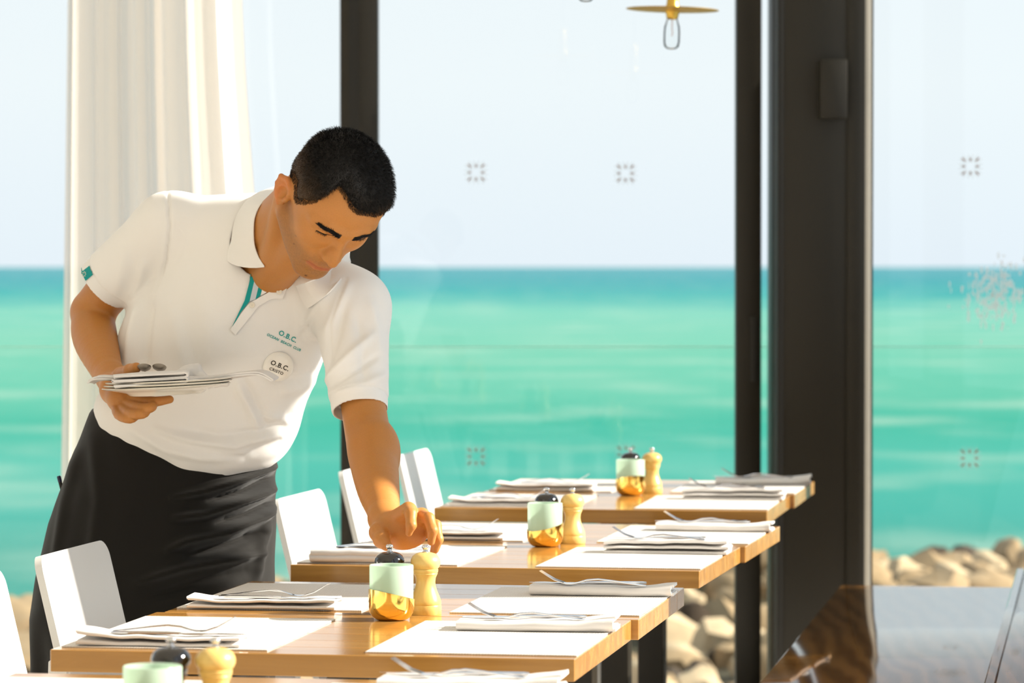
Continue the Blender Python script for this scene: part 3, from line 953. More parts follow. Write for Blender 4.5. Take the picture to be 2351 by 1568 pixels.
def leaf(bm, a, r0, r1, w, y, notch=False):
    ca, sa = math.cos(a), math.sin(a)
    pts = [(r0, 0), (r0 + (r1 - r0) * 0.35, w), (r0 + (r1 - r0) * 0.75, w), (r1, 0), (r0 + (r1 - r0) * 0.75, -w), (r0 + (r1 - r0) * 0.35, -w)]
    f = [bm.verts.new((r * ca - q * sa, y, r * sa + q * ca)) for r, q in pts]
    b = [bm.verts.new((r * ca - q * sa, y + 0.0006, r * sa + q * ca)) for r, q in pts]
    bm.faces.new(f); bm.faces.new(b[::-1])
    for i in range(6): bm.faces.new((f[i], b[i], b[(i + 1) % 6], f[(i + 1) % 6]))
bm = bmesh.new()
for k in range(8):
    a = k * math.pi / 4
    leaf(bm, a, 0.013 + 0.006 * (k % 2), 0.027 + 0.011 * (k % 2), 0.0021, 0.0)
bmesh.ops.recalc_face_normals(bm, faces=bm.faces[:])
ray_me = bm_mesh('rays', bm); ray_me.materials.append(M['st_brown'])
bm = bmesh.new()
for k in range(8):
    for sgn in (-1, 1):
        leaf(bm, k * math.pi / 4 + sgn * 0.20, 0.010, 0.038 + 0.005 * (k % 2), 0.0022, 0.0)
bmesh.ops.recalc_face_normals(bm, faces=bm.faces[:])
petal_me = bm_mesh('petals', bm); petal_me.materials.append(M['st_grey'])
for (px, py, Y, lab) in ((1093, 396, WIN_Y + 0.035, 'upper left'), (1436, 398, WIN_Y + 0.035, 'upper right'), (1093, 1048, WIN_Y + 0.035, 'lower left'), (1437, 1044, WIN_Y + 0.035, 'lower right')):
    o = empty('window_sticker', P(px, py, Y)); link('rays', ray_me, None, o, (0, -0.0008, 0)); link('petals', petal_me, None, o)
    tag(o, 'copper starburst sticker on the middle window pane, ' + lab, 'sticker', 'starburst stickers on the glass')
for (px, py, lab) in ((2228, 382, 'upper'), (2226, 1052, 'lower')):
    o = empty('window_sticker', P(px, py, PIL_Y + 0.055)); link('rays', ray_me, None, o, (0, -0.0008, 0)); link('petals', petal_me, None, o)
    tag(o, 'copper starburst sticker on the right-hand window pane, ' + lab + ' one', 'sticker', 'starburst stickers on the glass')

# small pale flat specks scattered on the right-hand pane
bm = bmesh.new()
r = np.random.default_rng(3)
for k in range(260):
    px = 2282 + r.normal() * 34; py = 678 + r.normal() * 32
    c = P(px, py, PIL_Y + 0.056)
    a, b_ = r.uniform(0.0015, 0.005), r.uniform(0.003, 0.014)
    vv = [bm.verts.new((c.x + a * math.cos(q), c.y, c.z + b_ * math.sin(q))) for q in np.linspace(0, 2 * math.pi, 7)[:-1]]
    bm.faces.new(vv)
sp = link('pale_specks', bm_mesh('pale_specks', bm), sticker_mat('pale_speck', srgb(250, 252, 252), 0.35))
tag(sp, 'scattered small pale specks on the right-hand window pane', 'specks', kind='stuff')
# ------------------------------------------------------------------ smooth sculpting: signed distances and surface nets
F32 = np.float32
def A3(v): return np.array(v, dtype=F32)
def rc(p, a, b, r1, r2):
    a, b = A3(a), A3(b)
    ab = b - a
    pa = p - a
    t = np.clip((pa @ ab) / max(float(ab @ ab), 1e-12), 0, 1)
    q = pa - t[:, None] * ab
    return np.sqrt(np.einsum('ij,ij->i', q, q)) - (r1 + (r2 - r1) * t)
def spl(pts, rad, n=5):
    """smooth curve with radii through the given joints"""
    a = np.concatenate([np.array([np.asarray(t, float) for t in pts]), np.array(rad, float)[:, None]], 1)
    e0, e1 = 2 * a[0] - a[1], 2 * a[-1] - a[-2]
    b = np.concatenate([[e0], a, [e1]])
    out = []
    for i in range(len(a) - 1):
        p0, p1, p2, p3_ = b[i:i + 4]
        for t in np.linspace(0, 1, n, endpoint=False):
            out.append(0.5 * (2 * p1 + (p2 - p0) * t + (2 * p0 - 5 * p1 + 4 * p2 - p3_) * t * t + (3 * p1 - p0 - 3 * p2 + p3_) * t ** 3))
    out.append(a[-1])
    out = np.array(out)
    return out[:, :3], out[:, 3]
def schain(p, pts, rad, n=5):
    c_, r_ = spl(pts, rad, n)
    d = rc(p, c_[0], c_[1], r_[0], r_[1])
    for i in range(1, len(c_) - 1): d = np.minimum(d, rc(p, c_[i], c_[i + 1], r_[i], r_[i + 1]))
    return d
def chain(p, pts, rad, k=0.003):
    d = None
    for i in range(len(pts) - 1):
        e_ = rc(p, pts[i], pts[i + 1], rad[i], rad[i + 1])
        d = e_ if d is None else smin(d, e_, k)
    return d
def ell(p, c, r, rot=None):
    q = p - A3(c)
    if rot is not None: q = q @ np.asarray(rot, dtype=F32)      # columns of rot are the local axes
    r = A3(r)
    a = q / r
    k0 = np.sqrt(np.einsum('ij,ij->i', a, a)) + 1e-9
    b = a / r
    k1 = np.sqrt(np.einsum('ij,ij->i', b, b)) + 1e-9
    return k0 * (k0 - 1) / k1
def smin(a, b, k):
    h = np.maximum(k - np.abs(a - b), 0) / k
    return np.minimum(a, b) - h * h * k * 0.25
def smax(a, b, k): return -smin(-a, -b, k)

def surface_net(groups, h, lo, hi, blend=0.012, B=8):
    """groups: list of distance functions, melted together; returns verts, quads"""
    lo = np.array(lo, dtype=np.float64); hi = np.array(hi, dtype=np.float64)
    nb = np.ceil((hi - lo) / (h * B)).astype(int)
    gi = np.stack(np.meshgrid(*[np.arange(n) for n in nb], indexing='ij'), -1).reshape(-1, 3)
    cen = (lo + (gi + 0.5) * h * B).astype(F32)
    rad = h * B * 0.5 * math.sqrt(3)
    vals = np.stack([g_(cen) for g_ in groups], 1)
    near = vals < rad * 1.5 + blend + 0.004
    tot = vals[:, 0]
    for i in range(1, len(groups)): tot = smin(tot, vals[:, i], blend)
    keep = np.abs(tot) < rad * 1.9 + 0.004
    gi, near = gi[keep], near[keep]
    code = (near * (1 << np.arange(len(groups)))).sum(1)
    off = np.stack(np.meshgrid(*[np.arange(B + 1)] * 3, indexing='ij'), -1).reshape(-1, 3)
    cell_keys, cell_pos, quads_k = [], [], []
    N = nb * B + 2
    def key(ix): return (ix[..., 0].astype(np.int64) * N[1] + ix[..., 1]) * N[2] + ix[..., 2]
    corner = np.array([[i, j, k] for i in (0, 1) for j in (0, 1) for k in (0, 1)])
    edges = [(a, b) for a in range(8) for b in range(a + 1, 8) if np.abs(corner[a] - corner[b]).sum() == 1]
    for c in np.unique(code):
        gs = [g_ for i, g_ in enumerate(groups) if (c >> i) & 1]
        if not gs: continue
        bl_all = gi[code == c]
        for s in range(0, len(bl_all), 400):
            bl = bl_all[s:s + 400]
            idx = (bl[:, None, :] * B + off[None]).astype(np.int64)
            pts = (lo + idx.reshape(-1, 3) * h).astype(F32)
            v = gs[0](pts)
            for g_ in gs[1:]: v = smin(v, g_(pts), blend)
            V = v.reshape(len(bl), B + 1, B + 1, B + 1)
            S = V < 0
            cs = np.stack([S[:, i:B + i, j:B + j, k:B + k] for i, j, k in corner], -1)
            cv = np.stack([V[:, i:B + i, j:B + j, k:B + k] for i, j, k in corner], -1)
            act = cs.any(-1) & ~cs.all(-1)
            w = np.nonzero(act)
            if len(w[0]) == 0: continue
            cva = cv[w].astype(np.float64); csa = cs[w]
            acc = np.zeros((len(cva), 3)); cnt = np.zeros(len(cva))
            for a, b in edges:
                m_ = csa[:, a] != csa[:, b]
                t = np.where(m_, cva[:, a] / np.where(m_, cva[:, a] - cva[:, b], 1), 0)
                acc += np.where(m_[:, None], corner[a] + t[:, None] * (corner[b] - corner[a]), 0)
                cnt += m_
            cell = bl[w[0]] * B + np.stack(w[1:], 1)
            cell_keys.append(key(cell)); cell_pos.append(lo + (cell + acc / cnt[:, None]) * h)
            for ax in range(3):
                o1 = [0, 0, 0]; o1[ax] = 1
                s0 = S[:, :B, :B, :B]
                s1 = S[:, o1[0]:B + o1[0], o1[1]:B + o1[1], o1[2]:B + o1[2]]
                e_ = np.nonzero(s0 != s1)
                if len(e_[0]) == 0: continue
                g0 = bl[e_[0]] * B + np.stack(e_[1:], 1)
                u_, v_ = (ax + 1) % 3, (ax + 2) % 3
                du = np.zeros(3, int); du[u_] = 1
                dv = np.zeros(3, int); dv[v_] = 1
                q = np.stack([key(g0 - du - dv), key(g0 - dv), key(g0), key(g0 - du)], 1)
                flip = ~s0[e_]
                q[flip] = q[flip][:, ::-1]
                quads_k.append(q)
    ck = np.concatenate(cell_keys); cp = np.concatenate(cell_pos)
    ck, ui = np.unique(ck, return_index=True); cp = cp[ui]
    qk = np.concatenate(quads_k)
    pos = np.searchsorted(ck, qk); pos = np.clip(pos, 0, len(ck) - 1)
    ok = (ck[pos] == qk).all(1)
    return cp, pos[ok]

def smooth_verts(v, q, it=2, lam=0.5, mu=-0.52):
    e_ = np.concatenate([q[:, [0, 1]], q[:, [1, 2]], q[:, [2, 3]], q[:, [3, 0]]])
    e_ = np.concatenate([e_, e_[:, ::-1]])
    deg = np.bincount(e_[:, 0], minlength=len(v)).astype(float)[:, None] + 1e-9
    for k in range(it):
        for f in (lam, mu):
            acc = np.stack([np.bincount(e_[:, 0], weights=v[e_[:, 1], i], minlength=len(v)) for i in range(3)], 1)
            v = v + f * (acc / deg - v)
    return v
def vert_normals(v, q):
    n = np.cross(v[q[:, 2]] - v[q[:, 0]], v[q[:, 3]] - v[q[:, 1]])
    out = np.stack([sum(np.bincount(q[:, k], weights=n[:, i], minlength=len(v)) for k in range(4)) for i in range(3)], 1)
    return out / (np.linalg.norm(out, axis=1, keepdims=True) + 1e-12)
def np_mesh(name, v, q):
    me = bpy.data.meshes.new(name)
    me.vertices.add(len(v)); me.vertices.foreach_set('co', np.ascontiguousarray(v, dtype=np.float32).ravel())
    k = q.shape[1]
    me.loops.add(q.size); me.loops.foreach_set('vertex_index', np.ascontiguousarray(q, dtype=np.int32).ravel())
    me.polygons.add(len(q)); me.polygons.foreach_set('loop_start', np.arange(0, q.size, k, dtype=np.int32))
    me.polygons.foreach_set('use_smooth', np.ones(len(q), dtype=bool))
    me.update(calc_edges=True)
    me.validate()
    return me
def color_attr(me, col):
    ca = me.color_attributes.new('tone', 'FLOAT_COLOR', 'POINT')
    ca.data.foreach_set('color', np.ascontiguousarray(np.concatenate([col, np.ones((len(col), 1))], 1), dtype=np.float32).ravel())
def attr_mat(name, rough=0.5, spec=0.4, sub=0.0, bump=0.0, bump_scale=300.0):
    m, nt, b = mat_base(name)
    at = nt.nodes.new('ShaderNodeAttribute'); at.attribute_name = 'tone'
    tc = nt.nodes.new('ShaderNodeTexCoord'); nz = nt.nodes.new('ShaderNodeTexNoise')
    nz.inputs['Scale'].default_value = bump_scale; nz.inputs['Detail'].default_value = 3
    nt.links.new(tc.outputs['Object'], nz.inputs['Vector'])
    hs = nt.nodes.new('ShaderNodeHueSaturation'); mr = nt.nodes.new('ShaderNodeMapRange')
    mr.inputs['To Min'].default_value = 0.9; mr.inputs['To Max'].default_value = 1.1
    nt.links.new(nz.outputs[0], mr.inputs[0]); nt.links.new(mr.outputs[0], hs.inputs['Value'])
    nt.links.new(at.outputs['Color'], hs.inputs['Color']); nt.links.new(hs.outputs[0], b.inputs['Base Color'])
    b.inputs['Roughness'].default_value = rough; b.inputs['Specular IOR Level'].default_value = spec
    if sub:
        b.inputs['Subsurface Weight'].default_value = sub
        b.inputs['Subsurface Radius'].default_value = (1.0, 0.32, 0.12); b.inputs['Subsurface Scale'].default_value = 0.007
    if bump:
        bp = nt.nodes.new('ShaderNodeBump'); bp.inputs['Strength'].default_value = bump; bp.inputs['Distance'].default_value = 0.001
        nt.links.new(nz.outputs[0], bp.inputs['Height']); nt.links.new(bp.outputs[0], b.inputs['Normal'])
    return m
def to_px(v):
    """frame position of world points"""
    x, y, z = v[:, 0], v[:, 1], v[:, 2] - CAM_Z
    f = y * _ca - z * _sa
    u_ = y * _sa + z * _ca
    return np.stack([1175.5 + FPX * x / f, 784.0 - FPX * u_ / f], 1)
def seg_dist(p, pts):
    """distance of 2-D points to a polyline, and the fraction along it"""
    best = np.full(len(p), 1e9); tt = np.zeros(len(p))
    pts = np.array(pts, float)
    n = len(pts) - 1
    for i in range(n):
        a, b = pts[i], pts[i + 1]; ab = b - a
        t = np.clip(((p - a) @ ab) / (ab @ ab), 0, 1)
        d = np.linalg.norm(p - a - t[:, None] * ab, axis=1)
        m_ = d < best
        best[m_] = d[m_]; tt[m_] = (i + t[m_]) / n
    return best, tt
def wave_noise(v, seed, scale, octaves=3):
    r_ = np.random.default_rng(seed)
    out = np.zeros(len(v)); a = 1.0; s = scale
    for o_ in range(octaves):
        for k in range(4):
            d = r_.normal(size=3); d /= np.linalg.norm(d)
            out += a * np.sin(v @ d * s * r_.uniform(0.7, 1.4) + r_.uniform(0, 6.28)) / 4
        a *= 0.5; s *= 2.1
    return out

# ------------------------------------------------------------------ the waiter: joints (metres, placed where he stands)
HS = 1.11                                                    # head size
HEAD_C = P(750.8, 458.7, 6.52)
RH = np.array([[0.8585, 0.1660, 0.4852], [0.4966, -0.5050, -0.7060], [-0.1278, -0.8470, 0.5160]])    # columns: his left, forward, up
Hn = np.array(HEAD_C)
def to_head(p): return ((p - A3(Hn)) @ RH.astype(F32)) / F32(HS)
def from_head(q): return Hn + (np.array(q) * HS) @ RH.T
SR_, ER_, WR_ = P(388, 522, 6.82), P(209, 725, 6.93), P(256, 868, 6.73)
SL_, EL_, WL_ = P(806, 706, 6.70), P(842, 1000, 6.56), P(880, 1192, 6.345)
NECK_B = P(604, 575, 6.80)

def head_sdf(p):
    q = to_head(p)
    x = q[:, 0]
    m = q.copy(); m[:, 0] = np.abs(x)                        # mirrored copy for paired features
    d = ell(q, (0, -0.004, 0.040), (0.0765, 0.080, 0.080))
    d = smin(d, ell(q, (0, 0.030, 0.048), (0.066, 0.060, 0.056)), 0.03)
    d = smin(d, ell(q, (0, 0.040, -0.012), (0.0545, 0.052, 0.070)), 0.03)
    d = smin(d, ell(m, (0.0365, 0.057, 0.000), (0.020, 0.024, 0.021)), 0.024)
    d = smin(d, rc(m, (0.050, 0.006, -0.046), (0.016, 0.074, -0.082), 0.0185, 0.0165), 0.030)
    d = smin(d, ell(q, (0, 0.080, -0.084), (0.023, 0.019, 0.017)), 0.012)
    d = smin(d, ell(q, (0, 0.074, -0.046), (0.034, 0.026, 0.030)), 0.018)
    d = smin(d, chain(m, [(0.000, 0.089, 0.037), (0.016, 0.087, 0.040), (0.034, 0.081, 0.043), (0.050, 0.066, 0.038)], [0.0075, 0.0095, 0.0095, 0.0075]), 0.012)
    d = smax(d, -ell(m, (0.031, 0.098, 0.0225), (0.0165, 0.0135, 0.0115)), 0.010)
    d = smin(d, ell(m, (0.0310, 0.0735, 0.0255), (0.0140, 0.0136, 0.0120)), 0.003)
    # upper lid crease
    d = smax(d, -rc(m, (0.020, 0.0885, 0.0335), (0.044, 0.0800, 0.0325), 0.0012, 0.0012), 0.003)
    # nose
    d = smin(d, chain(q, [(0, 0.086, 0.034), (0, 0.096, 0.015), (0, 0.110, -0.008), (0, 0.1115, -0.0145)], [0.0066, 0.0068, 0.0084, 0.0088]), 0.009)
    d = smin(d, ell(m, (0.0110, 0.0985, -0.0155), (0.0068, 0.0110, 0.0072)), 0.008)
    d = smin(d, ell(m, (0.0062, 0.0985, -0.005), (0.0066, 0.0095, 0.0125)), 0.008)
    d = smax(d, -ell(m, (0.0058, 0.1040, -0.0245), (0.0034, 0.0055, 0.0045)), 0.003)
    # mouth
    d = smin(d, chain(m, [(0, 0.1000, -0.0425), (0.009, 0.0990, -0.0425), (0.024, 0.0885, -0.0475)], [0.0046, 0.0046, 0.0022]), 0.004)
    d = smin(d, chain(m, [(0, 0.0985, -0.0535), (0.010, 0.0970, -0.0530), (0.023, 0.0880, -0.0490)], [0.0056, 0.0052, 0.0022]), 0.004)
    d = smax(d, -chain(m, [(0, 0.1055, -0.0480), (0.012, 0.1030, -0.0484), (0.027, 0.0905, -0.0510)], [0.0016, 0.0016, 0.0018]), 0.003)
    d = smax(d, -ell(q, (0, 0.1005, -0.0665), (0.014, 0.0060, 0.0045)), 0.010)
    # smile fold beside the mouth
    # ear
    cy, sy = math.cos(0.42), math.sin(0.42)
    er = np.array([[cy, -sy, 0], [sy, cy, 0], [0, 0, 1]])
    me_ = (m - A3((0, 0.005, -0.004))) ; me_[:, 2] /= F32(0.9)
    e_ = ell(me_, (0.0785, -0.011, 0.006), (0.0085, 0.0185, 0.0310), er)
    e_ = smax(e_, -ell(me_, (0.0866, -0.003, 0.004), (0.0105, 0.0105, 0.0185), er), 0.003)
    ring = [(0.0745, 0.004, 0.018), (0.0790, -0.002, 0.030), (0.0835, -0.014, 0.0340), (0.0880, -0.026, 0.022), (0.0870, -0.024, 0.004), (0.0810, -0.012, -0.014), (0.0765, -0.003, -0.021), (0.0740, 0.002, -0.015)]
    e_ = smin(e_, chain(me_, ring, [0.0036, 0.0040, 0.0042, 0.0042, 0.0040, 0.0044, 0.0052, 0.0038]), 0.003)
    e_ = smin(e_, rc(me_, (0.0745, 0.0045, 0.004), (0.0745, 0.0040, -0.004), 0.0042, 0.0036), 0.004)
    d = smin(d, e_, 0.005)
    return d * F32(HS)

nk0 = from_head((0, -0.030, -0.020)); nk1 = np.array(NECK_B)
nk_front = from_head((0, 0.030, -0.062))
def neck_sdf(p):
    d = rc(p, nk0, nk1, 0.058, 0.066)
    d = smin(d, rc(p, nk_front, np.array(P(618, 640, 6.735)), 0.030, 0.040), 0.035)
    # neck muscle and collar bones
    d = smin(d, rc(p, from_head((-0.062, -0.022, -0.030)), np.array(P(612, 640, 6.715)), 0.016, 0.014), 0.025)
    d = smin(d, ell(p, np.array(P(615, 690, 6.80)), (0.13, 0.085, 0.10)), 0.04)
    d = smin(d, rc(p, np.array(P(560, 590, 6.84)), np.array(SR_), 0.045, 0.050), 0.03)
    d = smin(d, rc(p, np.array(P(660, 640, 6.80)), np.array(SL_), 0.045, 0.050), 0.03)
    return d

def px3(*l): return [np.array(P(*t)) for t in l]
def arm_r(p):
    d = schain(p, px3((388, 522, 6.82), (296, 615, 6.86), (214, 712, 6.93)), [0.050, 0.046, 0.041])
    d = smin(d, schain(p, px3((212, 722, 6.93), (218, 775, 6.87), (240, 838, 6.77), (256, 868, 6.725)), [0.040, 0.0430, 0.032, 0.0265]), 0.012)
    # hand under the plates
    d = smin(d, chain(p, px3((256, 866, 6.725), (268, 893, 6.672), (288, 918, 6.630)), [0.026, 0.030, 0.024], 0.01), 0.015)
    d = smin(d, ell(p, np.array(P(279, 912, 6.640)), (0.027, 0.032, 0.030)), 0.012)
    fing = lambda pts, r_: schain(p, px3(*pts), r_, 3)
    d = smin(d, fing([(286, 908, 6.640), (318, 920, 6.585), (356, 922, 6.560), (390, 917, 6.572)], [0.0115, 0.0105, 0.0092, 0.0072]), 0.004)
    d = smin(d, fing([(280, 918, 6.635), (314, 936, 6.565), (345, 936, 6.540), (352, 928, 6.560)], [0.0115, 0.0105, 0.0094, 0.0078]), 0.003)
    d = smin(d, fing([(274, 926, 6.638), (296, 948, 6.568), (327, 950, 6.540), (338, 942, 6.560)], [0.0110, 0.0102, 0.0092, 0.0076]), 0.003)
    d = smin(d, fing([(266, 926, 6.645), (272, 952, 6.588), (298, 962, 6.560), (314, 955, 6.572)], [0.0100, 0.0092, 0.0084, 0.0070]), 0.003)
    # thumb over the napkin
    d = smin(d, chain(p, px3((262, 876, 6.690), (277, 860, 6.630), (299, 851, 6.580), (313, 844, 6.560)), [0.0165, 0.0135, 0.0120, 0.0095], 0.005), 0.010)
    return d
def arm_l(p):
    d = schain(p, px3((806, 706, 6.70), (824, 850, 6.635), (840, 970, 6.58), (856, 1050, 6.515), (868, 1120, 6.435), (878, 1165, 6.38), (884, 1196, 6.34)), [0.047, 0.0425, 0.0410, 0.0438, 0.0385, 0.0305, 0.0255])
    d = smin(d, ell(p, np.array(P(868, 1035, 6.53)), (0.034, 0.034, 0.050)), 0.03)
    # reaching hand: palm, thumb, four fingers
    d = smin(d, chain(p, px3((880, 1192, 6.345), (898, 1212, 6.318), (922, 1222, 6.300)), [0.0245, 0.0265, 0.0255], 0.01), 0.014)
    d = smin(d, ell(p, np.array(P(928, 1222, 6.302)), (0.042, 0.022, 0.030)), 0.012)
    d = smin(d, chain(p, px3((905, 1195, 6.305), (938, 1172, 6.270)), [0.0170, 0.0150], 0.01), 0.010)
    d = smin(d, chain(p, px3((930, 1205, 6.305), (968, 1185, 6.285)), [0.0180, 0.0150], 0.01), 0.010)
    d = smin(d, chain(p, px3((940, 1220, 6.315), (980, 1203, 6.305)), [0.0180, 0.0140], 0.01), 0.010)
    K = 0.004
    d = smin(d, chain(p, px3((938, 1170, 6.268), (943, 1180, 6.232), (944, 1206, 6.218), (939, 1224, 6.222)), [0.0118, 0.0104, 0.0090, 0.0060], K), 0.005)
    d = smin(d, chain(p, px3((968, 1184, 6.282), (984, 1190, 6.240), (993, 1218, 6.226), (990, 1244, 6.232)), [0.0118, 0.0104, 0.0090, 0.0066], K), 0.005)
    d = smin(d, chain(p, px3((980, 1200, 6.300), (1000, 1206, 6.262), (1006, 1238, 6.250), (1000, 1262, 6.256)), [0.0112, 0.0100, 0.0088, 0.0064], K), 0.004)
    d = smin(d, chain(p, px3((975, 1218, 6.320), (994, 1226, 6.290), (1001, 1248, 6.280), (995, 1266, 6.284)), [0.0105, 0.0088, 0.0080, 0.0062], K), 0.004)
    d = smin(d, chain(p, px3((882, 1204, 6.330), (870, 1222, 6.290), (876, 1240, 6.262), (887, 1252, 6.245)), [0.0170, 0.0165, 0.0135, 0.0100], 0.006), 0.010)
    return d

bv, bq = surface_net([head_sdf, neck_sdf, arm_r, arm_l], 0.0018, (-1.02, 6.12, 0.76), (-0.02, 7.04, 1.68), 0.016)
bv = smooth_verts(bv, bq, 2)
body_me = np_mesh('person', bv, bq)
# skin tones: tan skin, darker beard stubble, pink lips, a few moles
q = to_head(bv.astype(F32)).astype(float)
in_head = head_sdf(bv.astype(F32)) < 0.012
skin = np.array(srgb(190, 127, 62)[:3]); tone = np.tile(skin, (len(bv), 1))
def blend(mask, col):
    global tone
    tone = tone * (1 - mask[:, None]) + np.array(col)[None] * mask[:, None]
ramp = lambda x, a, b: np.clip((x - a) / (b - a), 0, 1)
ax = np.abs(q[:, 0])
jaw = ramp(-q[:, 2], 0.020 - 0, 0.038) * ramp(q[:, 1], 0.0, 0.02)
side = ramp(ax, 0.038, 0.060) * ramp(-q[:, 2], -0.005, 0.02) * ramp(q[:, 1], 0.0, 0.015) * ramp(0.055 - q[:, 1], 0.0, 0.02)
lipzone = np.exp(-((q[:, 2] + 0.0485) / 0.0062) ** 2) * (ax < 0.026) * ramp(q[:, 1], 0.084, 0.090)
must = ramp(-q[:, 2], 0.022, 0.030) * ramp(0.042 + q[:, 2], 0, 0.006)
beard = np.maximum(jaw, side * 0.9) * (1 - lipzone) * in_head
cheek_clear = ramp(q[:, 2], -0.045, -0.015) * (1 - side) * (ax < 0.05) * (ax > 0.024)
beard *= 1 - cheek_clear
speck = np.random.default_rng(8).uniform(0, 1, len(bv))
blend(np.clip(beard * (0.30 + 0.22 * speck), 0, 0.7), srgb(96, 72, 44)[:3])
blend(np.clip(lipzone * 0.7, 0, 1) * in_head, srgb(160, 74, 50)[:3])
ear_red = ramp(ax, 0.076, 0.084) * in_head
blend(ear_red * 0.35, srgb(214, 112, 66)[:3])
for (mx_, my_, mz_, r_) in ((-0.052, 0.060, -0.030, 0.0016), (-0.046, 0.062, -0.048, 0.0014), (-0.012, 0.096, -0.082, 0.0022)):
    dd = np.linalg.norm(q - np.array([mx_, my_, mz_]), axis=1)
    i0 = np.argmin(dd); dd = np.linalg.norm(q - q[i0], axis=1)
    blend(ramp(-dd, -r_ * 1.3, -r_ * 0.6) * 0.8, srgb(74, 40, 20)[:3])
color_attr(body_me, tone)
M['skin'] = attr_mat('tan_skin', 0.48, 0.45, 0.22, 0.14, 420)
person = link('person', body_me, M['skin'])
tag(person, 'waiter in white polo shirt and black apron leaning over the table, holding plates', 'person')

# ------------------------------------------------------------------ hair: dense cap with cropped strands
HL_A = [-3.15, -2.40, -2.00, -1.75, -1.50, -1.38, -1.28, -1.17, -0.98, -0.83, -0.76, -0.70, -0.506, -0.283, -0.19, 0.0, 0.19, 0.53, 0.80, 0.98, 1.17, 1.28, 1.38, 1.50, 1.75, 2.00, 2.40, 3.15]
HL_E = [-0.90, -0.75, -0.30, -0.02, 0.06, 0.0, -0.12, -0.13, 0.16, 0.42, 0.70, 0.86, 0.81, 0.735, 0.66, 0.60, 0.59, 0.50, 0.44, 0.16, -0.13, -0.12, 0.0, 0.06, -0.02, -0.30, -0.75, -0.90]
def hairline(qq):
    """distance inside the hair, from bearing and elevation about the middle of the skull"""
    x, y, z = qq[:, 0], qq[:, 1], qq[:, 2] - 0.03
    r_ = np.sqrt(x * x + y * y) + 1e-6
    return (np.arctan2(z, r_) - np.interp(np.arctan2(x, y), HL_A, HL_E)) * 0.075
def hair_thick(qq):
    t = np.clip((qq[:, 2] - 0.045) / 0.045, 0, 1)
    t = t * t * (3 - 2 * t)
    return 0.0016 + 0.0075 * t
def skull_sdf(qq):
    d = ell(qq, (0, -0.004, 0.040), (0.0765, 0.080, 0.080))
    d = smin(d, ell(qq, (0, 0.030, 0.048), (0.066, 0.060, 0.056)), 0.03)
    return smin(d, ell(qq, (0, 0.040, -0.012), (0.056, 0.052, 0.070)), 0.03)
def hair_sdf(p):
    qq = to_head(p)
    hl = hairline(qq)
    fade = np.clip((hl - 0.002) / 0.020, 0, 1)
    d = skull_sdf(qq) + 0.0012 - (hair_thick(qq) + 0.0012) * fade
    return (smax(d, -(hl - 0.002) * 0.8, 0.004)).astype(F32) * F32(HS)
hv, hq = surface_net([hair_sdf], 0.0022, Hn - 0.24, Hn + 0.24, 0.01)
hv = smooth_verts(hv, hq, 1)
hn = vert_normals(hv, hq)
hv += hn * (wave_noise(hv, 9, 420, 2) * 0.0007)[:, None]
qh = to_head(hv.astype(F32)).astype(float)
hair_me = np_mesh('hair', hv, hq)
top_f = np.clip(np.maximum((qh[:, 2] - 0.058) / 0.036, (0.052 - np.abs(qh[:, 0])) / 0.02) + 0.2 * wave_noise(hv, 17, 160, 2), 0, 1)
htone = np.array(srgb(70, 50, 27)[:3]) * (1 - top_f[:, None]) + np.array(srgb(17, 13, 10)[:3]) * top_f[:, None]
color_attr(hair_me, htone)
M['hair'] = attr_mat('cropped_black_hair', 0.55, 0.35, 0.0, 0.5, 900)
hair = link('hair', hair_me, M['hair'], person)
hair['label'] = 'very short black cropped hair, faded at the sides'
def strands(name, base, nrm, length, width, col, seed, lean=0.55, flow=None):
    r_ = np.random.default_rng(seed)
    n = len(base)
    t = r_.normal(size=(n, 3))
    if flow is not None: t = t * 0.45 + np.array(flow)
    t -= nrm * np.einsum('ij,ij->i', t, nrm)[:, None]
    t /= np.linalg.norm(t, axis=1, keepdims=True) + 1e-9
    d = nrm + t * lean; d /= np.linalg.norm(d, axis=1, keepdims=True)
    s = np.cross(d, nrm); s /= np.linalg.norm(s, axis=1, keepdims=True) + 1e-9
    L = (length * r_.uniform(0.7, 1.3, n))[:, None]
    w_ = width
    a = base - s * w_; b = base + s * w_; c = base + nrm * w_
    mid = base + d * L * 0.6
    tip = base + d * L + t * L * 0.25
    v = np.stack([a, b, c, mid - s * w_ * 0.7, mid + s * w_ * 0.7, mid + nrm * w_ * 0.7, tip], 1).reshape(-1, 3)
    o_ = (np.arange(n) * 7)[:, None]
    tr = np.concatenate([o_ + np.array(f) for f in ((0, 1, 4), (0, 4, 3), (1, 2, 5), (1, 5, 4), (2, 0, 3), (2, 3, 5), (3, 4, 6), (4, 5, 6), (5, 3, 6))])
    me = np_mesh(name, v, tr)
    color_attr(me, np.repeat(np.asarray(col).reshape(-1, 3) if np.ndim(col) > 1 else np.tile(col, (n, 1)), 7, axis=0))
    return me
rr_ = np.random.default_rng(21)
hlv = hairline(qh)
cand = np.nonzero((hlv > 0.0022) & (np.einsum('ij,ij->i', hn, hv - Hn) > 0))[0]
pick = rr_.choice(cand, 24000)
jit = rr_.normal(size=(24000, 3)) * 0.001
flow = RH[:, 1] * 0.9 + RH[:, 2] * -0.1
Ls = 0.0030 + 0.0055 * np.clip((qh[pick, 2] - 0.05) / 0.04, 0, 1)
str_me = strands('hair_strands', hv[pick] + jit - hn[pick] * 0.001, hn[pick], Ls, 0.00035, htone[pick] * rr_.uniform(0.7, 1.6, (24000, 1)), 4, 0.7, flow)
hs_o = link('hair_strands', str_me, M['hair'], hair); hs_o['kind'] = 'stuff'
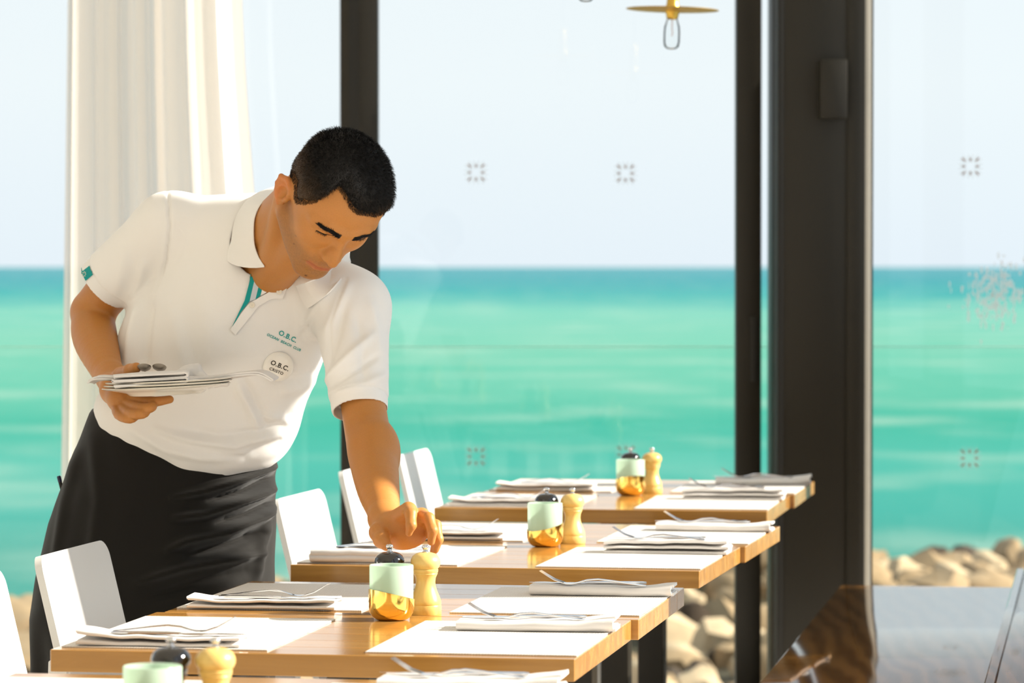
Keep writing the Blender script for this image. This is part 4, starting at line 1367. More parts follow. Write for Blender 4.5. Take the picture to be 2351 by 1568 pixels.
# stubbly edge of the hairline, growing straight from the skin
bn_all = vert_normals(bv, bq)
hb = hairline(q)
c2 = np.nonzero(in_head & (skull_sdf(q) < 0.004) & (hb > -0.001) & (hb < 0.016))[0]
pk2 = rr_.choice(c2, 14000)
tone2 = np.array(srgb(44, 32, 18)[:3]) * rr_.uniform(0.6, 1.5, (14000, 1))
ed_me = strands('hairline_stubble', bv[pk2] + rr_.normal(size=(14000, 3)) * 0.0006, bn_all[pk2], np.full(14000, 0.0026), 0.00020, tone2, 14, 1.3, flow)
eo = link('hairline_stubble', ed_me, M['hair'], hair); eo['kind'] = 'stuff'

# eyebrows and lashes
tree = BVHTree.FromPolygons([Vector(x_) for x_ in bv], [tuple(int(i) for i in x_) for x_ in bq])
def skin_at(qp, out=0.0):
    """nearest skin point to a head-space position"""
    h_ = tree.find_nearest(Vector(from_head(qp)))
    return np.array(h_[0]) + np.array(h_[1]) * out, np.array(h_[1])
for s in (-1, 1):
    bpts, bn, bl = [], [], []
    for k in range(900):
        t = rr_.uniform(0, 1)
        x_ = s * (0.010 + 0.042 * t)
        z_ = 0.0395 + 0.0075 * math.sin(t * math.pi * 0.72) - 0.0045 * t * t
        wd = 0.0042 * (1 - 0.62 * t) + 0.0008
        p_, n_ = skin_at((x_, 0.10 - 0.30 * (0.010 + 0.042 * t) ** 1.0 * t, z_ + rr_.uniform(-wd, wd)), -0.0004)
        bpts.append(p_); bn.append(n_); bl.append(0.0052)
    me = strands('eyebrow', np.array(bpts), np.array(bn), np.array(bl), 0.0004, np.array(srgb(14, 10, 8)[:3]), 30 + s, 4.5, RH[:, 0] * s * 1.3)
    link('eyebrow', me, M['hair'], person)['label'] = 'dark eyebrow'
    lp, ln = [], []
    for k in range(70):
        t = k / 69
        p_, n_ = skin_at((s * (0.0250 + 0.022 * t), 0.098 - 0.014 * t, 0.0240 + 0.0020 * math.sin(math.pi * t)), -0.0003)
        lp.append(p_); ln.append(n_)
    me = strands('eyelashes', np.array(lp), np.array(ln), np.full(70, 0.0042), 0.00022, np.array(srgb(16, 10, 8)[:3]), 60 + s, 0.9, -RH[:, 2] * 1.0)
    link('eyelashes', me, M['hair'], person)
    pts_ = [skin_at((s * (0.0250 + 0.022 * t), 0.098 - 0.014 * t, 0.0244 + 0.0020 * math.sin(math.pi * t)), 0.0002)[0] for t in np.linspace(0, 1, 12)]
    link('lash_line', tube_mesh('lash_line', pts_, [0.0003] + [0.0007] * 10 + [0.0003], 6), M['hair'], person)
# ------------------------------------------------------------------ polo shirt
M['polo'] = cloth_mat('white_pique_cotton', srgb(252, 250, 247), 1500, 0.35, 0.06, 0.06, 14)
M['apron'] = cloth_mat('black_apron_cloth', srgb(25, 23, 20), 1600, 0.4, 0.0, 0.10, 18, 0.75)
M['trousers'] = cloth_mat('black_trouser_cloth', srgb(24, 23, 22), 1400, 0.3, 0.0, 0.1, 18, 0.8)
M['teal'] = cloth_mat('teal_tape', srgb(34, 158, 156), 1800, 0.3, 0.0, 0.0, 10)
M['pale_blue'] = cloth_mat('pale_blue_tape', srgb(206, 214, 222), 1800, 0.3, 0.0, 0.0, 10)
M['pearl'] = pmat('pearl_button', srgb(240, 232, 216), 0.25, 0.0, 0.5, bump=0.02, bump_scale=200)

def frame_rot(ax_img, depth=-0.12, lean=0.25):
    """axes of a slice of the trunk: across, through, along"""
    a = np.array([ax_img[0], depth, -ax_img[1]]); a /= np.linalg.norm(a)
    up = np.array([0.0, -lean, 1.0]); up -= a * (up @ a); up /= np.linalg.norm(up)
    b = np.cross(up, a)
    return np.stack([a, b, up], 1)
T1, T2, T3, T4 = frame_rot((0.996, 0.07)), frame_rot((0.97, 0.24)), frame_rot((0.92, 0.39)), frame_rot((0.90, 0.42))
cR0, cR1 = np.array(P(388, 522, 6.82)), np.array(P(232, 655, 6.885))
cL0, cL1 = np.array(P(806, 706, 6.70)), np.array(P(827, 945, 6.598))
dR = (cR1 - cR0) / np.linalg.norm(cR1 - cR0); dL = (cL1 - cL0) / np.linalg.norm(cL1 - cL0)
def trunk(p):
    d = ell(p, np.array(P(444, 962, 6.885)), (0.193, 0.130, 0.118), T1)
    d = smin(d, ell(p, np.array(P(500, 985, 6.87)), (0.145, 0.110, 0.098), frame_rot((0.95, -0.28))), 0.03)
    d = smin(d, ell(p, np.array(P(495, 850, 6.855)), (0.180, 0.120, 0.130), T2), 0.05)
    d = smin(d, ell(p, np.array(P(545, 740, 6.815)), (0.176, 0.122, 0.130), T3), 0.06)
    d = smin(d, ell(p, np.array(P(598, 630, 6.800)), (0.160, 0.092, 0.095), T4), 0.06)
    d = smin(d, rc(p, cR0, np.array(P(580, 524, 6.83)), 0.056, 0.066), 0.05)
    d = smin(d, ell(p, np.array(P(338, 800, 6.885)), (0.056, 0.075, 0.125), T2), 0.04)
    d = smin(d, rc(p, np.array(P(650, 590, 6.81)), cL0, 0.066, 0.062), 0.05)
    return d
def sleeve(p, c0, c1, dr, r0, r1):
    d = rc(p, c0, c1 + dr * 0.02, r0, r1)
    d = smax(d, (p - A3(c1)) @ A3(dr), 0.004)
    return d
def shirt_sdf(p):
    d = trunk(p)
    s1 = sleeve(p, cR0, cR1, dR, 0.064, 0.0525)
    s2 = sleeve(p, cL0, cL1, dL, 0.070, 0.0515)
    d = smin(d, s1, 0.035); d = smin(d, s2, 0.035)
    # hollow cuffs
    d = smax(d, -rc(p, cR1 - dR * 0.045, cR1 + dR * 0.06, 0.047, 0.0505), 0.002)
    d = smax(d, -rc(p, cL1 - dL * 0.045, cL1 + dL * 0.06, 0.0455, 0.0490), 0.002)
    # neck opening
    d = smax(d, -rc(p, np.array(P(600, 590, 6.78)), nk0, 0.071, 0.080), 0.006)
    d = smax(d, -rc(p, np.array(P(612, 590, 6.69)), np.array(P(617, 648, 6.655)), 0.036, 0.016), 0.006)
    return d
sv, sq = surface_net([shirt_sdf], 0.003, (-1.06, 6.50, 0.86), (-0.20, 7.08, 1.54), 0.02)
sv = smooth_verts(sv, sq, 3)
sn = vert_normals(sv, sq)
# folds of the cloth: (line in the picture, height in metres, width in pixels)
FOLDS = [([(318, 700), (300, 770), (292, 850)], 0.008, 13), ([(345, 690), (335, 760), (330, 850)], -0.010, 14), ([(395, 700), (415, 800), (430, 880)], 0.006, 22),
         ([(455, 600), (470, 700), (480, 850)], 0.004, 30), ([(745, 880), (800, 820), (850, 770)], 0.009, 12), ([(752, 890), (815, 850), (870, 815)], -0.006, 9), ([(760, 905), (830, 885), (885, 860)], 0.006, 12),
         ([(735, 870), (770, 780), (790, 700)], -0.007, 14), ([(710, 740), (740, 690), (770, 640)], 0.006, 14), ([(745, 770), (775, 710), (800, 650)], 0.005, 12), ([(690, 780), (715, 740), (735, 700)], -0.004, 10),
         ([(545, 880), (570, 930), (592, 985)], 0.008, 12), ([(560, 870), (590, 930), (615, 975)], -0.007, 11), ([(590, 955), (630, 960), (668, 968)], 0.007, 12),
         ([(360, 985), (440, 1010), (540, 1022), (640, 995)], 0.008, 11), ([(420, 985), (500, 1000), (600, 990), (670, 955)], -0.007, 11), ([(300, 985), (380, 1030), (470, 1050), (570, 1040)], 0.006, 13),
         ([(480, 1040), (560, 1048), (640, 1010)], -0.005, 9), ([(384, 432), (390, 520), (380, 600), (352, 680)], -0.0050, 4), ([(795, 640), (760, 740), (745, 850)], -0.003, 5),
         ([(330, 600), (320, 650), (300, 690)], 0.006, 14), ([(290, 560), (280, 620), (268, 670)], 0.004, 16), ([(640, 900), (690, 890), (735, 870)], 0.006, 14), ([(600, 860), (680, 870), (730, 850)], -0.004, 14),
         ([(520, 640), (500, 720), (490, 800)], 0.003, 30), ([(850, 690), (865, 760), (872, 830)], 0.004, 14), ([(820, 720), (832, 800), (835, 880)], -0.004, 14)]
pp = to_px(sv)
front = np.clip(-sn[:, 1] * 1.6 + 0.3, 0, 1)
disp = np.zeros(len(sv))
for line, amp, wid in FOLDS:
    d_, t_ = seg_dist(pp, line)
    disp += amp * 1.15 * np.exp(-(d_ / (0.85 * wid)) ** 2) * np.clip(np.sin(math.pi * (0.08 + 0.84 * t_)) * 1.6, 0, 1) * front
hemw = np.clip((1.22 - sv[:, 2]) / 0.25, 0, 1)
disp += wave_noise(sv * np.array([1, 1, 0.6]), 5, 38, 3) * (0.0012 + 0.0028 * hemw)
# ribbed cuffs: a step above each hem
for c1, dr in ((cR1, dR), (cL1, dL)):
    a_ = (sv - c1) @ dr
    near_ = np.linalg.norm(sv - c1, axis=1) < 0.085
    disp -= np.where(near_ & (a_ > -0.026), 0.0016, 0) + np.where(near_, 0.0014 * np.exp(-((a_ + 0.026) / 0.0022) ** 2), 0)
sv = sv + sn * disp[:, None]
shirt_me = np_mesh('polo_shirt', sv, sq)
shirt = link('polo_shirt', shirt_me, M['polo'], person)
shirt['label'] = 'white short-sleeved polo shirt'
stree = BVHTree.FromPolygons([Vector(x_) for x_ in sv], [tuple(int(i) for i in x_) for x_ in sq])
CAMV = Vector((0, 0, CAM_Z))
def cast(t_, px, py):
    d = (P(px, py, 6.0) - CAMV).normalized()
    h_ = t_.ray_cast(CAMV, d)
    return h_[0], h_[1]
def S(px, py, out=0.002):
    """point on the shirt seen at (px, py), lifted by out along the cloth normal"""
    c_, n_ = cast(stree, px, py)
    if c_ is None: c_, n_ = stree.find_nearest(P(px, py, 6.87))[:2]
    return c_ + n_ * out
def SK(px, py, out=0.004):
    c_, n_ = cast(stree, px, py); k_, m_ = cast(tree, px, py)
    best = None
    for a_, b_ in ((c_, n_), (k_, m_)):
        if a_ is not None and (best is None or a_.y < best[0].y): best = (a_, b_)
    return best[0] + Vector((0, -1, 0.0)) * out if best else P(px, py, 6.70)
def grid_patch(name, rows, mat, parent, thick=0.0012, out=0.0016, sub=6, fn=S):
    """patch of cloth laid on the shirt; rows of picture points, denser points are filled in between"""
    rows = [np.array(r_, float) for r_ in rows]
    nc = max(len(r_) for r_ in rows)
    def resample(r_, n):
        t = np.linspace(0, len(r_) - 1, n)
        return np.stack([np.interp(t, np.arange(len(r_)), r_[:, i]) for i in range(2)], 1)
    n = (nc - 1) * sub + 1
    R_ = np.array([resample(r_, n) for r_ in rows])
    tt = np.linspace(0, len(rows) - 1, (len(rows) - 1) * sub + 1)
    G = np.stack([[np.interp(tt, np.arange(len(rows)), R_[:, j, i]) for j in range(n)] for i in range(2)], -1)   # n x m x 2
    bm = bmesh.new()
    vv = [[bm.verts.new(fn(G[j, k, 0], G[j, k, 1], out)) for k in range(G.shape[1])] for j in range(n)]
    for j in range(n - 1):
        for k in range(G.shape[1] - 1): bm.faces.new((vv[j][k], vv[j + 1][k], vv[j + 1][k + 1], vv[j][k + 1]))
    bmesh.ops.recalc_face_normals(bm, faces=bm.faces[:])
    f0 = bm.faces[0]; f0.normal_update()
    if sum(f.normal.y for f in bm.faces) > 0: bmesh.ops.reverse_faces(bm, faces=bm.faces[:])
    bmesh.ops.solidify(bm, geom=bm.faces[:], thickness=thick)
    o_ = link(name, bm_mesh(name, bm, True, 40), mat, parent)
    return o_

# placket: teal and pale stripes inside the open front
c7 = lambda x, y: (500 + x / 4.61, 560 + y / 4.61)
def stripe(left, right, mat, out, nm='placket_stripe'):
    return grid_patch(nm, [[c7(*p_) for p_ in left], [c7(*p_) for p_ in right]], mat, shirt, 0.001, out, 8)
stripe([(372, 228), (330, 430), (286, 600), (215, 745), (142, 900)], [(415, 232), (382, 420), (338, 608), (245, 725), (150, 900)], M['teal'], 0.0030)['label'] = 'teal placket stripe'
stripe([(415, 232), (382, 420), (338, 608)], [(466, 242), (440, 420), (398, 590)], M['pale_blue'], 0.0030)
stripe([(466, 242), (440, 420), (398, 590)], [(512, 262), (490, 400), (452, 548)], M['teal'], 0.0030)['label'] = 'teal placket stripe'
stripe([(512, 262), (490, 400), (452, 548)], [(560, 290), (536, 395), (520, 512)], M['polo'], 0.0032, 'placket_edge')
# the front flap of the placket, folded over to his left
fl = grid_patch('placket_flap', [[c7(135, 905), c7(250, 735), c7(335, 628), c7(545, 510), c7(745, 450)], [c7(190, 960), c7(330, 790), c7(430, 660), c7(560, 585), c7(690, 582)]], M['polo'], shirt, 0.002, 0.0045, 8)
btn_me = lathe_mesh('button', [(0, 0.0006), (0.0016, 0.0006), (0.0019, 0.0016), (0.0046, 0.0018), (0.0052, 0.001), (0.005, 0.0), (0, 0.0)], 20)
for bx, by, out in ((425, 300, 0.0042), (365, 650, 0.0068), (655, 505, 0.0068)):
    px_, py_ = c7(bx, by)
    c_, n_ = cast(stree, px_, py_)
    o_ = link('button', btn_me, M['pearl'], shirt, c_ + n_ * out); o_.rotation_euler = n_.to_track_quat('Z', 'Y').to_euler()

# collar: fold line and outer edge, front to back to front
col_st = [(SK(606, 613, 0.006), S(523, 601, 0.003)), (SK(592, 590, 0.010), S(523, 582, 0.003)), (SK(583, 562, 0.012), S(527, 555, 0.003)), (SK(581, 525, 0.012), S(535, 522, 0.003)),
          (SK(585, 494, 0.012), S(545, 492, 0.003)), (SK(600, 466, 0.012), S(568, 462, 0.004)), (P(626, 446, 6.745), P(606, 436, 6.80)), (P(668, 432, 6.80), P(655, 428, 6.87)),
          (P(725, 455, 6.85), P(735, 455, 6.91)), (P(768, 520, 6.82), P(795, 535, 6.86)), (P(777, 575, 6.745), P(803, 590, 6.765)), (P(768, 612, 6.690), P(795, 618, 6.690)),
          (P(742, 634, 6.655), S(773, 655, 0.008)), (P(710, 648, 6.645), S(744, 684, 0.007)), (SK(680, 657, 0.006), S(713, 709, 0.006))]
def loft_strip(name, st, mat, parent, thick, bulge, n_along=4, n_across=7):
    F_ = np.array([list(a_) for a_, b_ in st]); O_ = np.array([list(b_) for a_, b_ in st])
    def dens(a_):
        c_, _ = spl(list(a_), [0.0] * len(a_), n_along); return c_
    Fd, Od = dens(F_), dens(O_)
    cen = np.array(NECK_B) * 0.5 + nk0 * 0.5
    bm = bmesh.new(); rows = []
    for a_, b_ in zip(Fd, Od):
        mid = (a_ + b_) / 2
        out = mid - cen; out /= np.linalg.norm(out)
        row = []
        for k in range(n_across):
            t = k / (n_across - 1)
            row.append(bm.verts.new(a_ * (1 - t) + b_ * t + out * bulge * math.sin(math.pi * t) ** 0.8))
        rows.append(row)
    for a_, b_ in zip(rows, rows[1:]):
        for k in range(n_across - 1): bm.faces.new((a_[k], b_[k], b_[k + 1], a_[k + 1]))
    bmesh.ops.recalc_face_normals(bm, faces=bm.faces[:])
    bmesh.ops.solidify(bm, geom=bm.faces[:], thickness=thick)
    return link(name, bm_mesh(name, bm, True, 50), mat, parent)
loft_strip('collar', col_st, M['polo'], shirt, 0.0028, 0.008)
stand = [(a_ + Vector((0, -0.001, 0)), a_ * 0.80 + Vector(nk1) * 0.20) for a_, b_ in col_st]
loft_strip('collar_stand', stand, M['polo'], shirt, 0.002, 0.0, 4, 4)

# embroidery, badge, sleeve label
def text_mesh(txt, size):
    cu_ = bpy.data.curves.new('lettering', 'FONT')
    cu_.body = txt; cu_.size = size; cu_.align_x = 'CENTER'; cu_.align_y = 'CENTER'; cu_.space_character = 1.12
    cu_.offset = size * 0.026
    ob = bpy.data.objects.new('lettering', cu_)
    COL.objects.link(ob)
    dg = bpy.context.evaluated_depsgraph_get()
    me = bpy.data.meshes.new_from_object(ob.evaluated_get(dg))
    bpy.data.objects.remove(ob)
    me.materials.clear()
    return me
def lay_text(name, txt, px, py, size, slope, mat, parent, out=0.001, plane=None):
    me = text_mesh(txt, size)
    if plane is None:
        c_, n_ = cast(stree, px, py)
    else: c_, n_ = plane
    x_ = Vector((math.cos(slope), 0, -math.sin(slope))); x_ = (x_ - n_ * x_.dot(n_)).normalized()
    y_ = n_.cross(x_)
    co = np.zeros(len(me.vertices) * 3); me.vertices.foreach_get('co', co); co = co.reshape(-1, 3)
    new = []
    for a_ in co:
        w_ = c_ + x_ * a_[0] + y_ * a_[1]
        if plane is None:
            h_ = stree.find_nearest(w_)
            w_ = h_[0] + h_[1] * out
        else: w_ = w_ + n_ * out
        new.append(w_)
    me.vertices.foreach_set('co', np.array([list(w_) for w_ in new]).ravel()); me.update()
    return link(name, me, mat, parent)
M['thread'] = pmat('teal_thread', srgb(36, 166, 162), 0.6, bump=0.3, bump_scale=1500)
M['ink'] = pmat('black_ink', srgb(40, 34, 20), 0.5)
sl = R(27)
lay_text('embroidery', 'O.B.C.', 661, 773, 0.0128, sl, M['thread'], shirt)['label'] = 'teal embroidered O.B.C.'
lay_text('embroidery', 'OCEAN  BEACH  CLUB', 653, 787, 0.0067, sl, M['thread'], shirt)['label'] = 'teal embroidered OCEAN BEACH CLUB'
bc, bn_ = cast(stree, 638, 840)
bn_ = (bn_ * 0.6 + Vector((0, -1, 0.05)) * 0.4).normalized()
badge_me = lathe_mesh('badge', [(0, 0.0062), (0.020, 0.0058), (0.0262, 0.0042), (0.0285, 0.0018), (0.0280, 0.0), (0.0, 0.0)], 48)
M['badge'] = pmat('white_gloss_badge', srgb(244, 240, 232), 0.15, 0.0, 0.5, coat=0.5, var=0.01, bump_scale=20)
badge = link('badge', badge_me, M['badge'], person, bc + bn_ * 0.004)
badge.rotation_euler = bn_.to_track_quat('Z', 'Y').to_euler()
badge['label'] = 'round white name badge'
bpy.context.view_layer.update()
def badge_text(txt, dx, dy, size):
    x_ = Vector((math.cos(R(25)), 0, -math.sin(R(25)))); x_ = (x_ - bn_ * x_.dot(bn_)).normalized(); y_ = bn_.cross(x_)
    c_ = bc + bn_ * 0.0100 + x_ * dx + y_ * dy
    o_ = lay_text('lettering', txt, 0, 0, size, R(25), M['ink'], badge, 0.0004, (c_, bn_))
    o_.matrix_parent_inverse = badge.matrix_world.inverted()
badge_text('O.B.C.', 0.001, 0.0035, 0.0122)
badge_text('CRISTO', -0.001, -0.0085, 0.0075)
c_, n_ = cast(stree, 197, 631)
tagp = grid_patch('sleeve_label', [[(181, 631), (207, 611)], [(190, 651), (214, 631)]], M['teal'], shirt, 0.001, 0.0022, 6)
tagp['label'] = 'teal label with a small starburst'
star_me = bpy.data.meshes.new('starburst')
bm = bmesh.new()
x_ = Vector((0.79, 0, 0.61)); x_ = (x_ - n_ * x_.dot(n_)).normalized(); y_ = n_.cross(x_)
for k in range(8):
    a_ = k * math.pi / 4
    u_ = x_ * math.cos(a_) + y_ * math.sin(a_); w_ = n_.cross(u_)
    b0 = c_ + n_ * 0.0050
    bm.faces.new([bm.verts.new(b0 + u_ * r_ + w_ * q_) for r_, q_ in ((0.0022, 0), (0.0045, 0.0009), (0.0066, 0), (0.0045, -0.0009))])
star_me = bm_mesh('starburst', bm); so = link('starburst', star_me, M['pearl'], shirt)

# ------------------------------------------------------------------ apron, trousers, shoes
AP = [(880, 270, 610, 0.10, 0.10), (945, 206, 638, 0.128, 0.12), (1000, 186, 637, 0.142, 0.13), (1060, 163, 637, 0.150, 0.13), (1100, 150, 636, 0.155, 0.13), (1200, 112, 637, 0.165, 0.135),
      (1300, 85, 633, 0.172, 0.135), (1420, 67, 629, 0.178, 0.135), (1540, 72, 625, 0.182, 0.135), (1700, 86, 621, 0.186, 0.135), (1850, 100, 617, 0.188, 0.135)]
AY = 6.93
ap = np.array(AP, float)
rows_y = np.linspace(880, 1850, 230)
na = 300
th = np.linspace(0, 2 * math.pi, na, endpoint=False)
verts = []
for y_ in rows_y:
    xl, xr, hf, hb = [np.interp(y_, ap[:, 0], ap[:, i]) for i in range(1, 5)]
    c_ = P((xl + xr) / 2, y_, AY); hw_ = (xr - xl) / 2 / FPX * AY
    ct, st_ = np.cos(th), np.sin(th)
    sx = np.sign(ct) * np.abs(ct) ** 0.88; sy_ = np.sign(st_) * np.abs(st_) ** 0.88
    yy = np.where(sy_ < 0, sy_ * hf, sy_ * hb)
    verts.append(np.stack([c_.x + hw_ * sx, c_.y + yy, np.full(na, c_.z)], 1))
av = np.concatenate(verts)
nr = len(rows_y)
ii = np.arange(nr - 1)[:, None] * na; jj = np.arange(na)[None]; j2 = (jj + 1) % na
aq = np.stack([ii + jj, ii + na + jj, ii + na + j2, ii + j2], -1).reshape(-1, 4)
an = vert_normals(av, aq)
if (an[:, 1] * (av[:, 1] - AY)).mean() < 0: aq = aq[:, ::-1]; an = -an
AFOLD = [([(640, 1068), (560, 1100), (470, 1128), (400, 1142)], 0.012, 11), ([(640, 1092), (560, 1128), (480, 1150)], -0.009, 9), ([(640, 1120), (560, 1150), (470, 1180), (400, 1190)], 0.014, 13),
         ([(640, 1150), (570, 1180), (500, 1200)], -0.009, 10), ([(636, 1165), (600, 1190), (520, 1222), (430, 1242), (385, 1262)], 0.012, 13), ([(600, 1225), (520, 1252), (430, 1275)], -0.012, 15),
         ([(600, 1270), (520, 1285), (420, 1305), (320, 1335)], 0.011, 14), ([(560, 1310), (450, 1340), (330, 1375)], -0.007, 18), ([(640, 1045), (600, 1060), (520, 1090)], -0.006, 8),
         ([(620, 1200), (600, 1260), (590, 1330)], 0.006, 14), ([(180, 1040), (150, 1150), (120, 1300)], 0.004, 16), ([(215, 1000), (230, 1150), (200, 1350)], 0.004, 22)]
app = to_px(av); afront = np.clip(-an[:, 1] * 1.8 + 0.35, 0, 1)
adisp = wave_noise(av * np.array([1, 1, 0.5]), 8, 26, 3) * 0.0035
for line, amp, wid in AFOLD:
    d_, t_ = seg_dist(app, line)
    adisp += 1.7 * amp * np.exp(-(d_ / (0.72 * wid)) ** 2) * np.clip(np.sin(math.pi * (0.08 + 0.84 * t_)) * 1.6, 0, 1) * afront
low = np.clip((1400 - app[:, 1]) / -300, 0, 1)
adisp += low * 0.010 * np.sin(np.tile(th, nr) * 13)
av = av + an * adisp[:, None]
apron = link('apron', np_mesh('apron', av, aq), M['apron'], person)
apron['label'] = 'long black waist apron with creases'
ring = []
for t in np.linspace(0, 2 * math.pi, 60):
    xl, xr = 216, 628
    c_ = P((xl + xr) / 2, 972 + 26 * math.cos(t), AY)
    ring.append((c_.x + (xr - xl) / 2 / FPX * AY * math.cos(t), AY + 0.135 * math.sin(t), c_.z))
link('apron_tie', tube_mesh('apron_tie', ring, [0.007 + 0.0012 * math.sin(7 * t) for t in np.linspace(0, 2 * math.pi, 60)], 10, False), M['apron'], apron)
def legs(p):
    d = None
    for hipx, kx, fx, fy in ((-0.56, -0.555, -0.56, 6.90), (-0.75, -0.755, -0.765, 7.0)):
        e_ = schain(p, [(hipx, 6.95, 0.86), (kx, 6.93, 0.50), (fx, fy + 0.03, 0.09)], [0.088, 0.066, 0.055])
        d = e_ if d is None else smin(d, e_, 0.03)
    return smax(d, -(p[:, 2] - 0.055), 0.004)
lv, lq = surface_net([legs], 0.009, (-0.92, 6.78, 0.0), (-0.40, 7.12, 1.0), 0.02)
link('trousers', np_mesh('trousers', smooth_verts(lv, lq, 2), lq), M['trousers'], person)
M['shoe'] = pmat('black_leather', srgb(20, 18, 17), 0.3, 0.0, 0.5, bump=0.1, bump_scale=80)
for fx, fy in ((-0.56, 6.90), (-0.765, 7.0)):
    def shoe(p, fx=fx, fy=fy):
        d = schain(p, [(fx, fy + 0.06, 0.048), (fx, fy - 0.02, 0.050), (fx + 0.008, fy - 0.12, 0.036), (fx + 0.012, fy - 0.17, 0.030)], [0.042, 0.044, 0.042, 0.032])
        return smax(d, 0.001 - p[:, 2], 0.004)
    v_, q_ = surface_net([shoe], 0.006, (fx - 0.08, fy - 0.24, -0.01), (fx + 0.09, fy + 0.13, 0.12), 0.01)
    link('shoe', np_mesh('shoe', v_, q_), M['shoe'], person)
pen = empty('pen', P(141, 1118, 6.90)); 
pen.rotation_euler = (0, R(-14), 0)
tag(pen, 'slim dark blue pen clipped at the apron hip', 'pen')
M['pen'] = pmat('dark_blue_plastic', srgb(24, 30, 70), 0.3)
link('barrel', tube_mesh('barrel', [(0, 0, -0.020), (0, 0, -0.016), (0, 0, 0.010)], [0.0012, 0.0034, 0.0036], 12), M['cord'], pen)
link('cap', tube_mesh('cap', [(0, 0, 0.010), (0, 0, 0.020), (0, 0, 0.022)], [0.0040, 0.0040, 0.0028], 12), M['pen'], pen)
pen.parent = person; pen.matrix_parent_inverse = Matrix()
del pen['category']

# ------------------------------------------------------------------ plates, napkins and spoons carried on his right hand
M['china'] = pmat('white_china', srgb(240, 234, 220), 0.12, 0.0, 0.5, coat=0.3, var=0.01, bump_scale=20)
plate_c_me = lathe_mesh('dinner_plate', [(0, 0.0), (0.064, 0.0), (0.068, 0.0015), (0.074, 0.006), (0.095, 0.0105), (0.116, 0.0150), (0.1175, 0.0160), (0.116, 0.0172), (0.094, 0.0135), (0.075, 0.0095), (0.066, 0.0050), (0, 0.0045)], 64)
plate_c_me.materials.append(M['china'])
PC = P(383, 906, 6.575)
tilt = Matrix.Rotation(R(-2.8), 4, 'Y')
PL = ['lowest', 'middle', 'topmost']
for k in range(3):
    o_ = link('dinner_plate', plate_c_me, None, None)
    o_.matrix_world = Matrix.Translation(PC + Vector((0.003 * k, 0, 0.0052 * k))) @ tilt
    tag(o_, '%s white china plate of the stack on the waiter\'s hand' % PL[k], 'plate', 'plates carried by the waiter')
def carried_cloth(name, pts, width, layers, gap, thick, seed, label):
    """folded cloth: centre line (x, z) along the picture, stacked layers joined at alternating ends"""
    r_ = np.random.default_rng(seed)
    c_, _ = spl([(a_, 0, b_) for a_, b_ in pts], [0.0] * len(pts), 6)
    prof = []
    for L in range(layers):
        seq = c_ if L % 2 == 0 else c_[::-1]
        prof += [(p_[0] + 0.0015 * math.sin(L * 2.1), p_[2] + gap * L) for p_ in seq]
        if L < layers - 1:
            e_ = seq[-1]; s_ = 1 if L % 2 == 0 else -1
            prof += [(e_[0] + s_ * gap * 0.7, e_[2] + gap * (L + 0.3)), (e_[0] + s_ * gap * 0.7, e_[2] + gap * (L + 0.7))]
    ph = r_.uniform(0, 6.28, 4)
    ny = 14
    bm = bmesh.new(); rows = []
    for j in range(ny):
        t = j / (ny - 1) - 0.5
        row = [bm.verts.new((x + 0.004 * math.sin(5 * t + ph[0]), t * width, z + 0.0018 * math.sin(7 * t + 30 * x + ph[1]))) for x, z in prof]
        rows.append(row)
    for a_, b_ in zip(rows, rows[1:]):
        for k in range(len(prof) - 1): bm.faces.new((a_[k], a_[k + 1], b_[k + 1], b_[k]))
    bmesh.ops.recalc_face_normals(bm, faces=bm.faces[:])
    bmesh.ops.solidify(bm, geom=bm.faces[:], thickness=thick)
    o_ = link(name, bm_mesh(name, bm, True, 60), M['napkin'])
    tag(o_, label, 'napkin', 'napkins carried by the waiter')
    return o_
k_ = 1.0 / FPX * 6.56
def cl(pts): return [((x - 383) * k_, (892 - y) * k_) for x, y in pts]
zb = P(383, 892, 6.56)
o_ = carried_cloth('carried_napkin', cl([(206, 888), (222, 880), (262, 880), (330, 882), (420, 880), (480, 881), (545, 872), (585, 867), (606, 869), (627, 880)]), 0.085, 2, 0.0062, 0.0028, 2, 'wide white napkin draped across the carried plates, its tip reaching the badge')
o_.location = zb + Vector((0, 0.032, 0.0050))
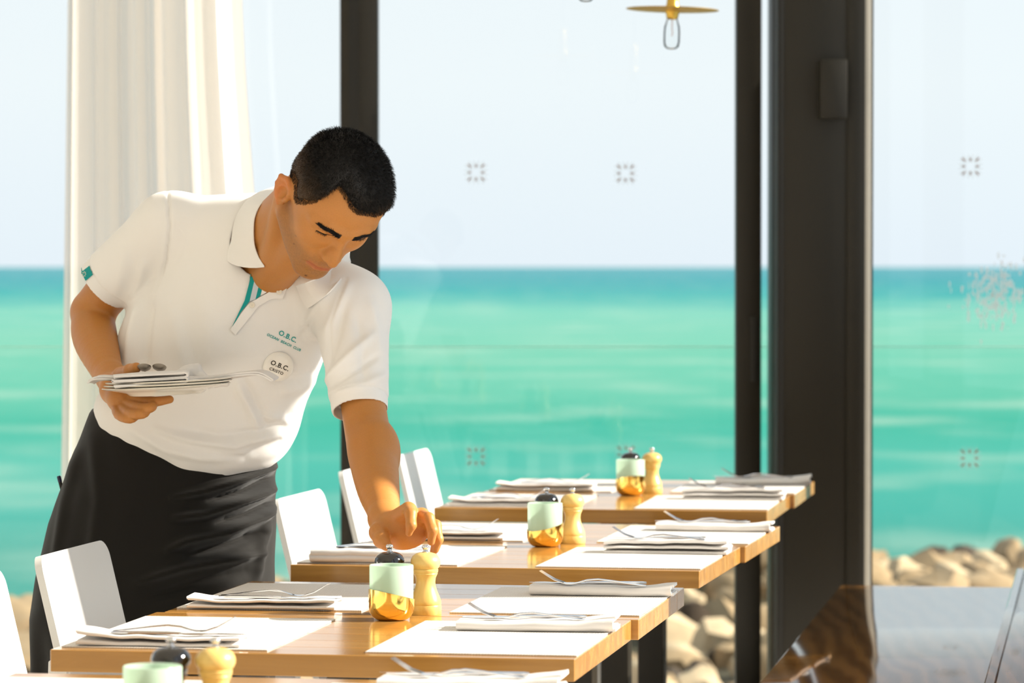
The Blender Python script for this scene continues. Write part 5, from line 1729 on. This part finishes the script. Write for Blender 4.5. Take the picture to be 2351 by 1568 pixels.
o_ = carried_cloth('carried_napkin', cl([(270, 884), (300, 881), (360, 876), (430, 873)]), 0.075, 4, 0.0046, 0.0034, 6, 'thick folded white napkin under the thumb on the carried plates')
o_.location = zb + Vector((0, -0.053, 0.0012))
def crumple(p):
    d = schain(p, px3((385, 868, 6.585), (425, 856, 6.600), (452, 845, 6.605)), [0.006, 0.013, 0.0085])
    d = smin(d, schain(p, px3((448, 848, 6.605), (462, 866, 6.600), (480, 880, 6.585), (520, 880, 6.585)), [0.009, 0.011, 0.009, 0.005]), 0.008)
    d = smin(d, schain(p, px3((405, 876, 6.570), (440, 880, 6.545), (470, 886, 6.540)), [0.008, 0.010, 0.007]), 0.008)
    return d
v_, q_ = surface_net([crumple], 0.0022, np.array(P(430, 868, 6.58)) - 0.11, np.array(P(450, 868, 6.58)) + 0.11, 0.01)
v_ = smooth_verts(v_, q_, 1)
v_ = v_ + vert_normals(v_, q_) * (wave_noise(v_, 31, 130, 3) * 0.0022)[:, None]
o_ = link('carried_napkin', np_mesh('carried_napkin', v_, q_), M['napkin'])
tag(o_, 'crumpled white napkin beside the thick folded one on the carried plates', 'napkin', 'napkins carried by the waiter')
bowl_me = lathe_mesh('spoon_bowl', [(0, -0.005), (0.008, -0.0042), (0.0145, -0.001), (0.0160, 0.0015), (0.0150, 0.0022), (0.0135, 0.0004), (0.0075, -0.0026), (0, -0.0034)], 28)
hand_me = tube_mesh('spoon_handle', [(-0.013, 0, 0.0012), (-0.03, 0, 0.004), (-0.07, 0, 0.003), (-0.11, 0, 0.001)], [0.002, 0.0016, 0.0024, 0.0034], 8)
M['dull_steel'] = pmat('dull_steel', (0.42, 0.38, 0.33), 0.3, 1.0, bump=0.02, bump_scale=60)
for px_, lab in ((331, 'nearer the thumb'), (366, 'farther from the thumb')):
    o_ = empty('spoon', P(px_, 844, 6.552)); o_.rotation_euler = (0, R(-24), R(-88 if px_ < 350 else -94))
    o_.scale = (1.0, 0.8, 1.0)
    link('bowl', bowl_me, M['dull_steel'], o_); link('handle', hand_me, M['dull_steel'], o_)
    tag(o_, 'steel spoon lying on the carried napkins, ' + lab, 'spoon', 'spoons carried by the waiter')
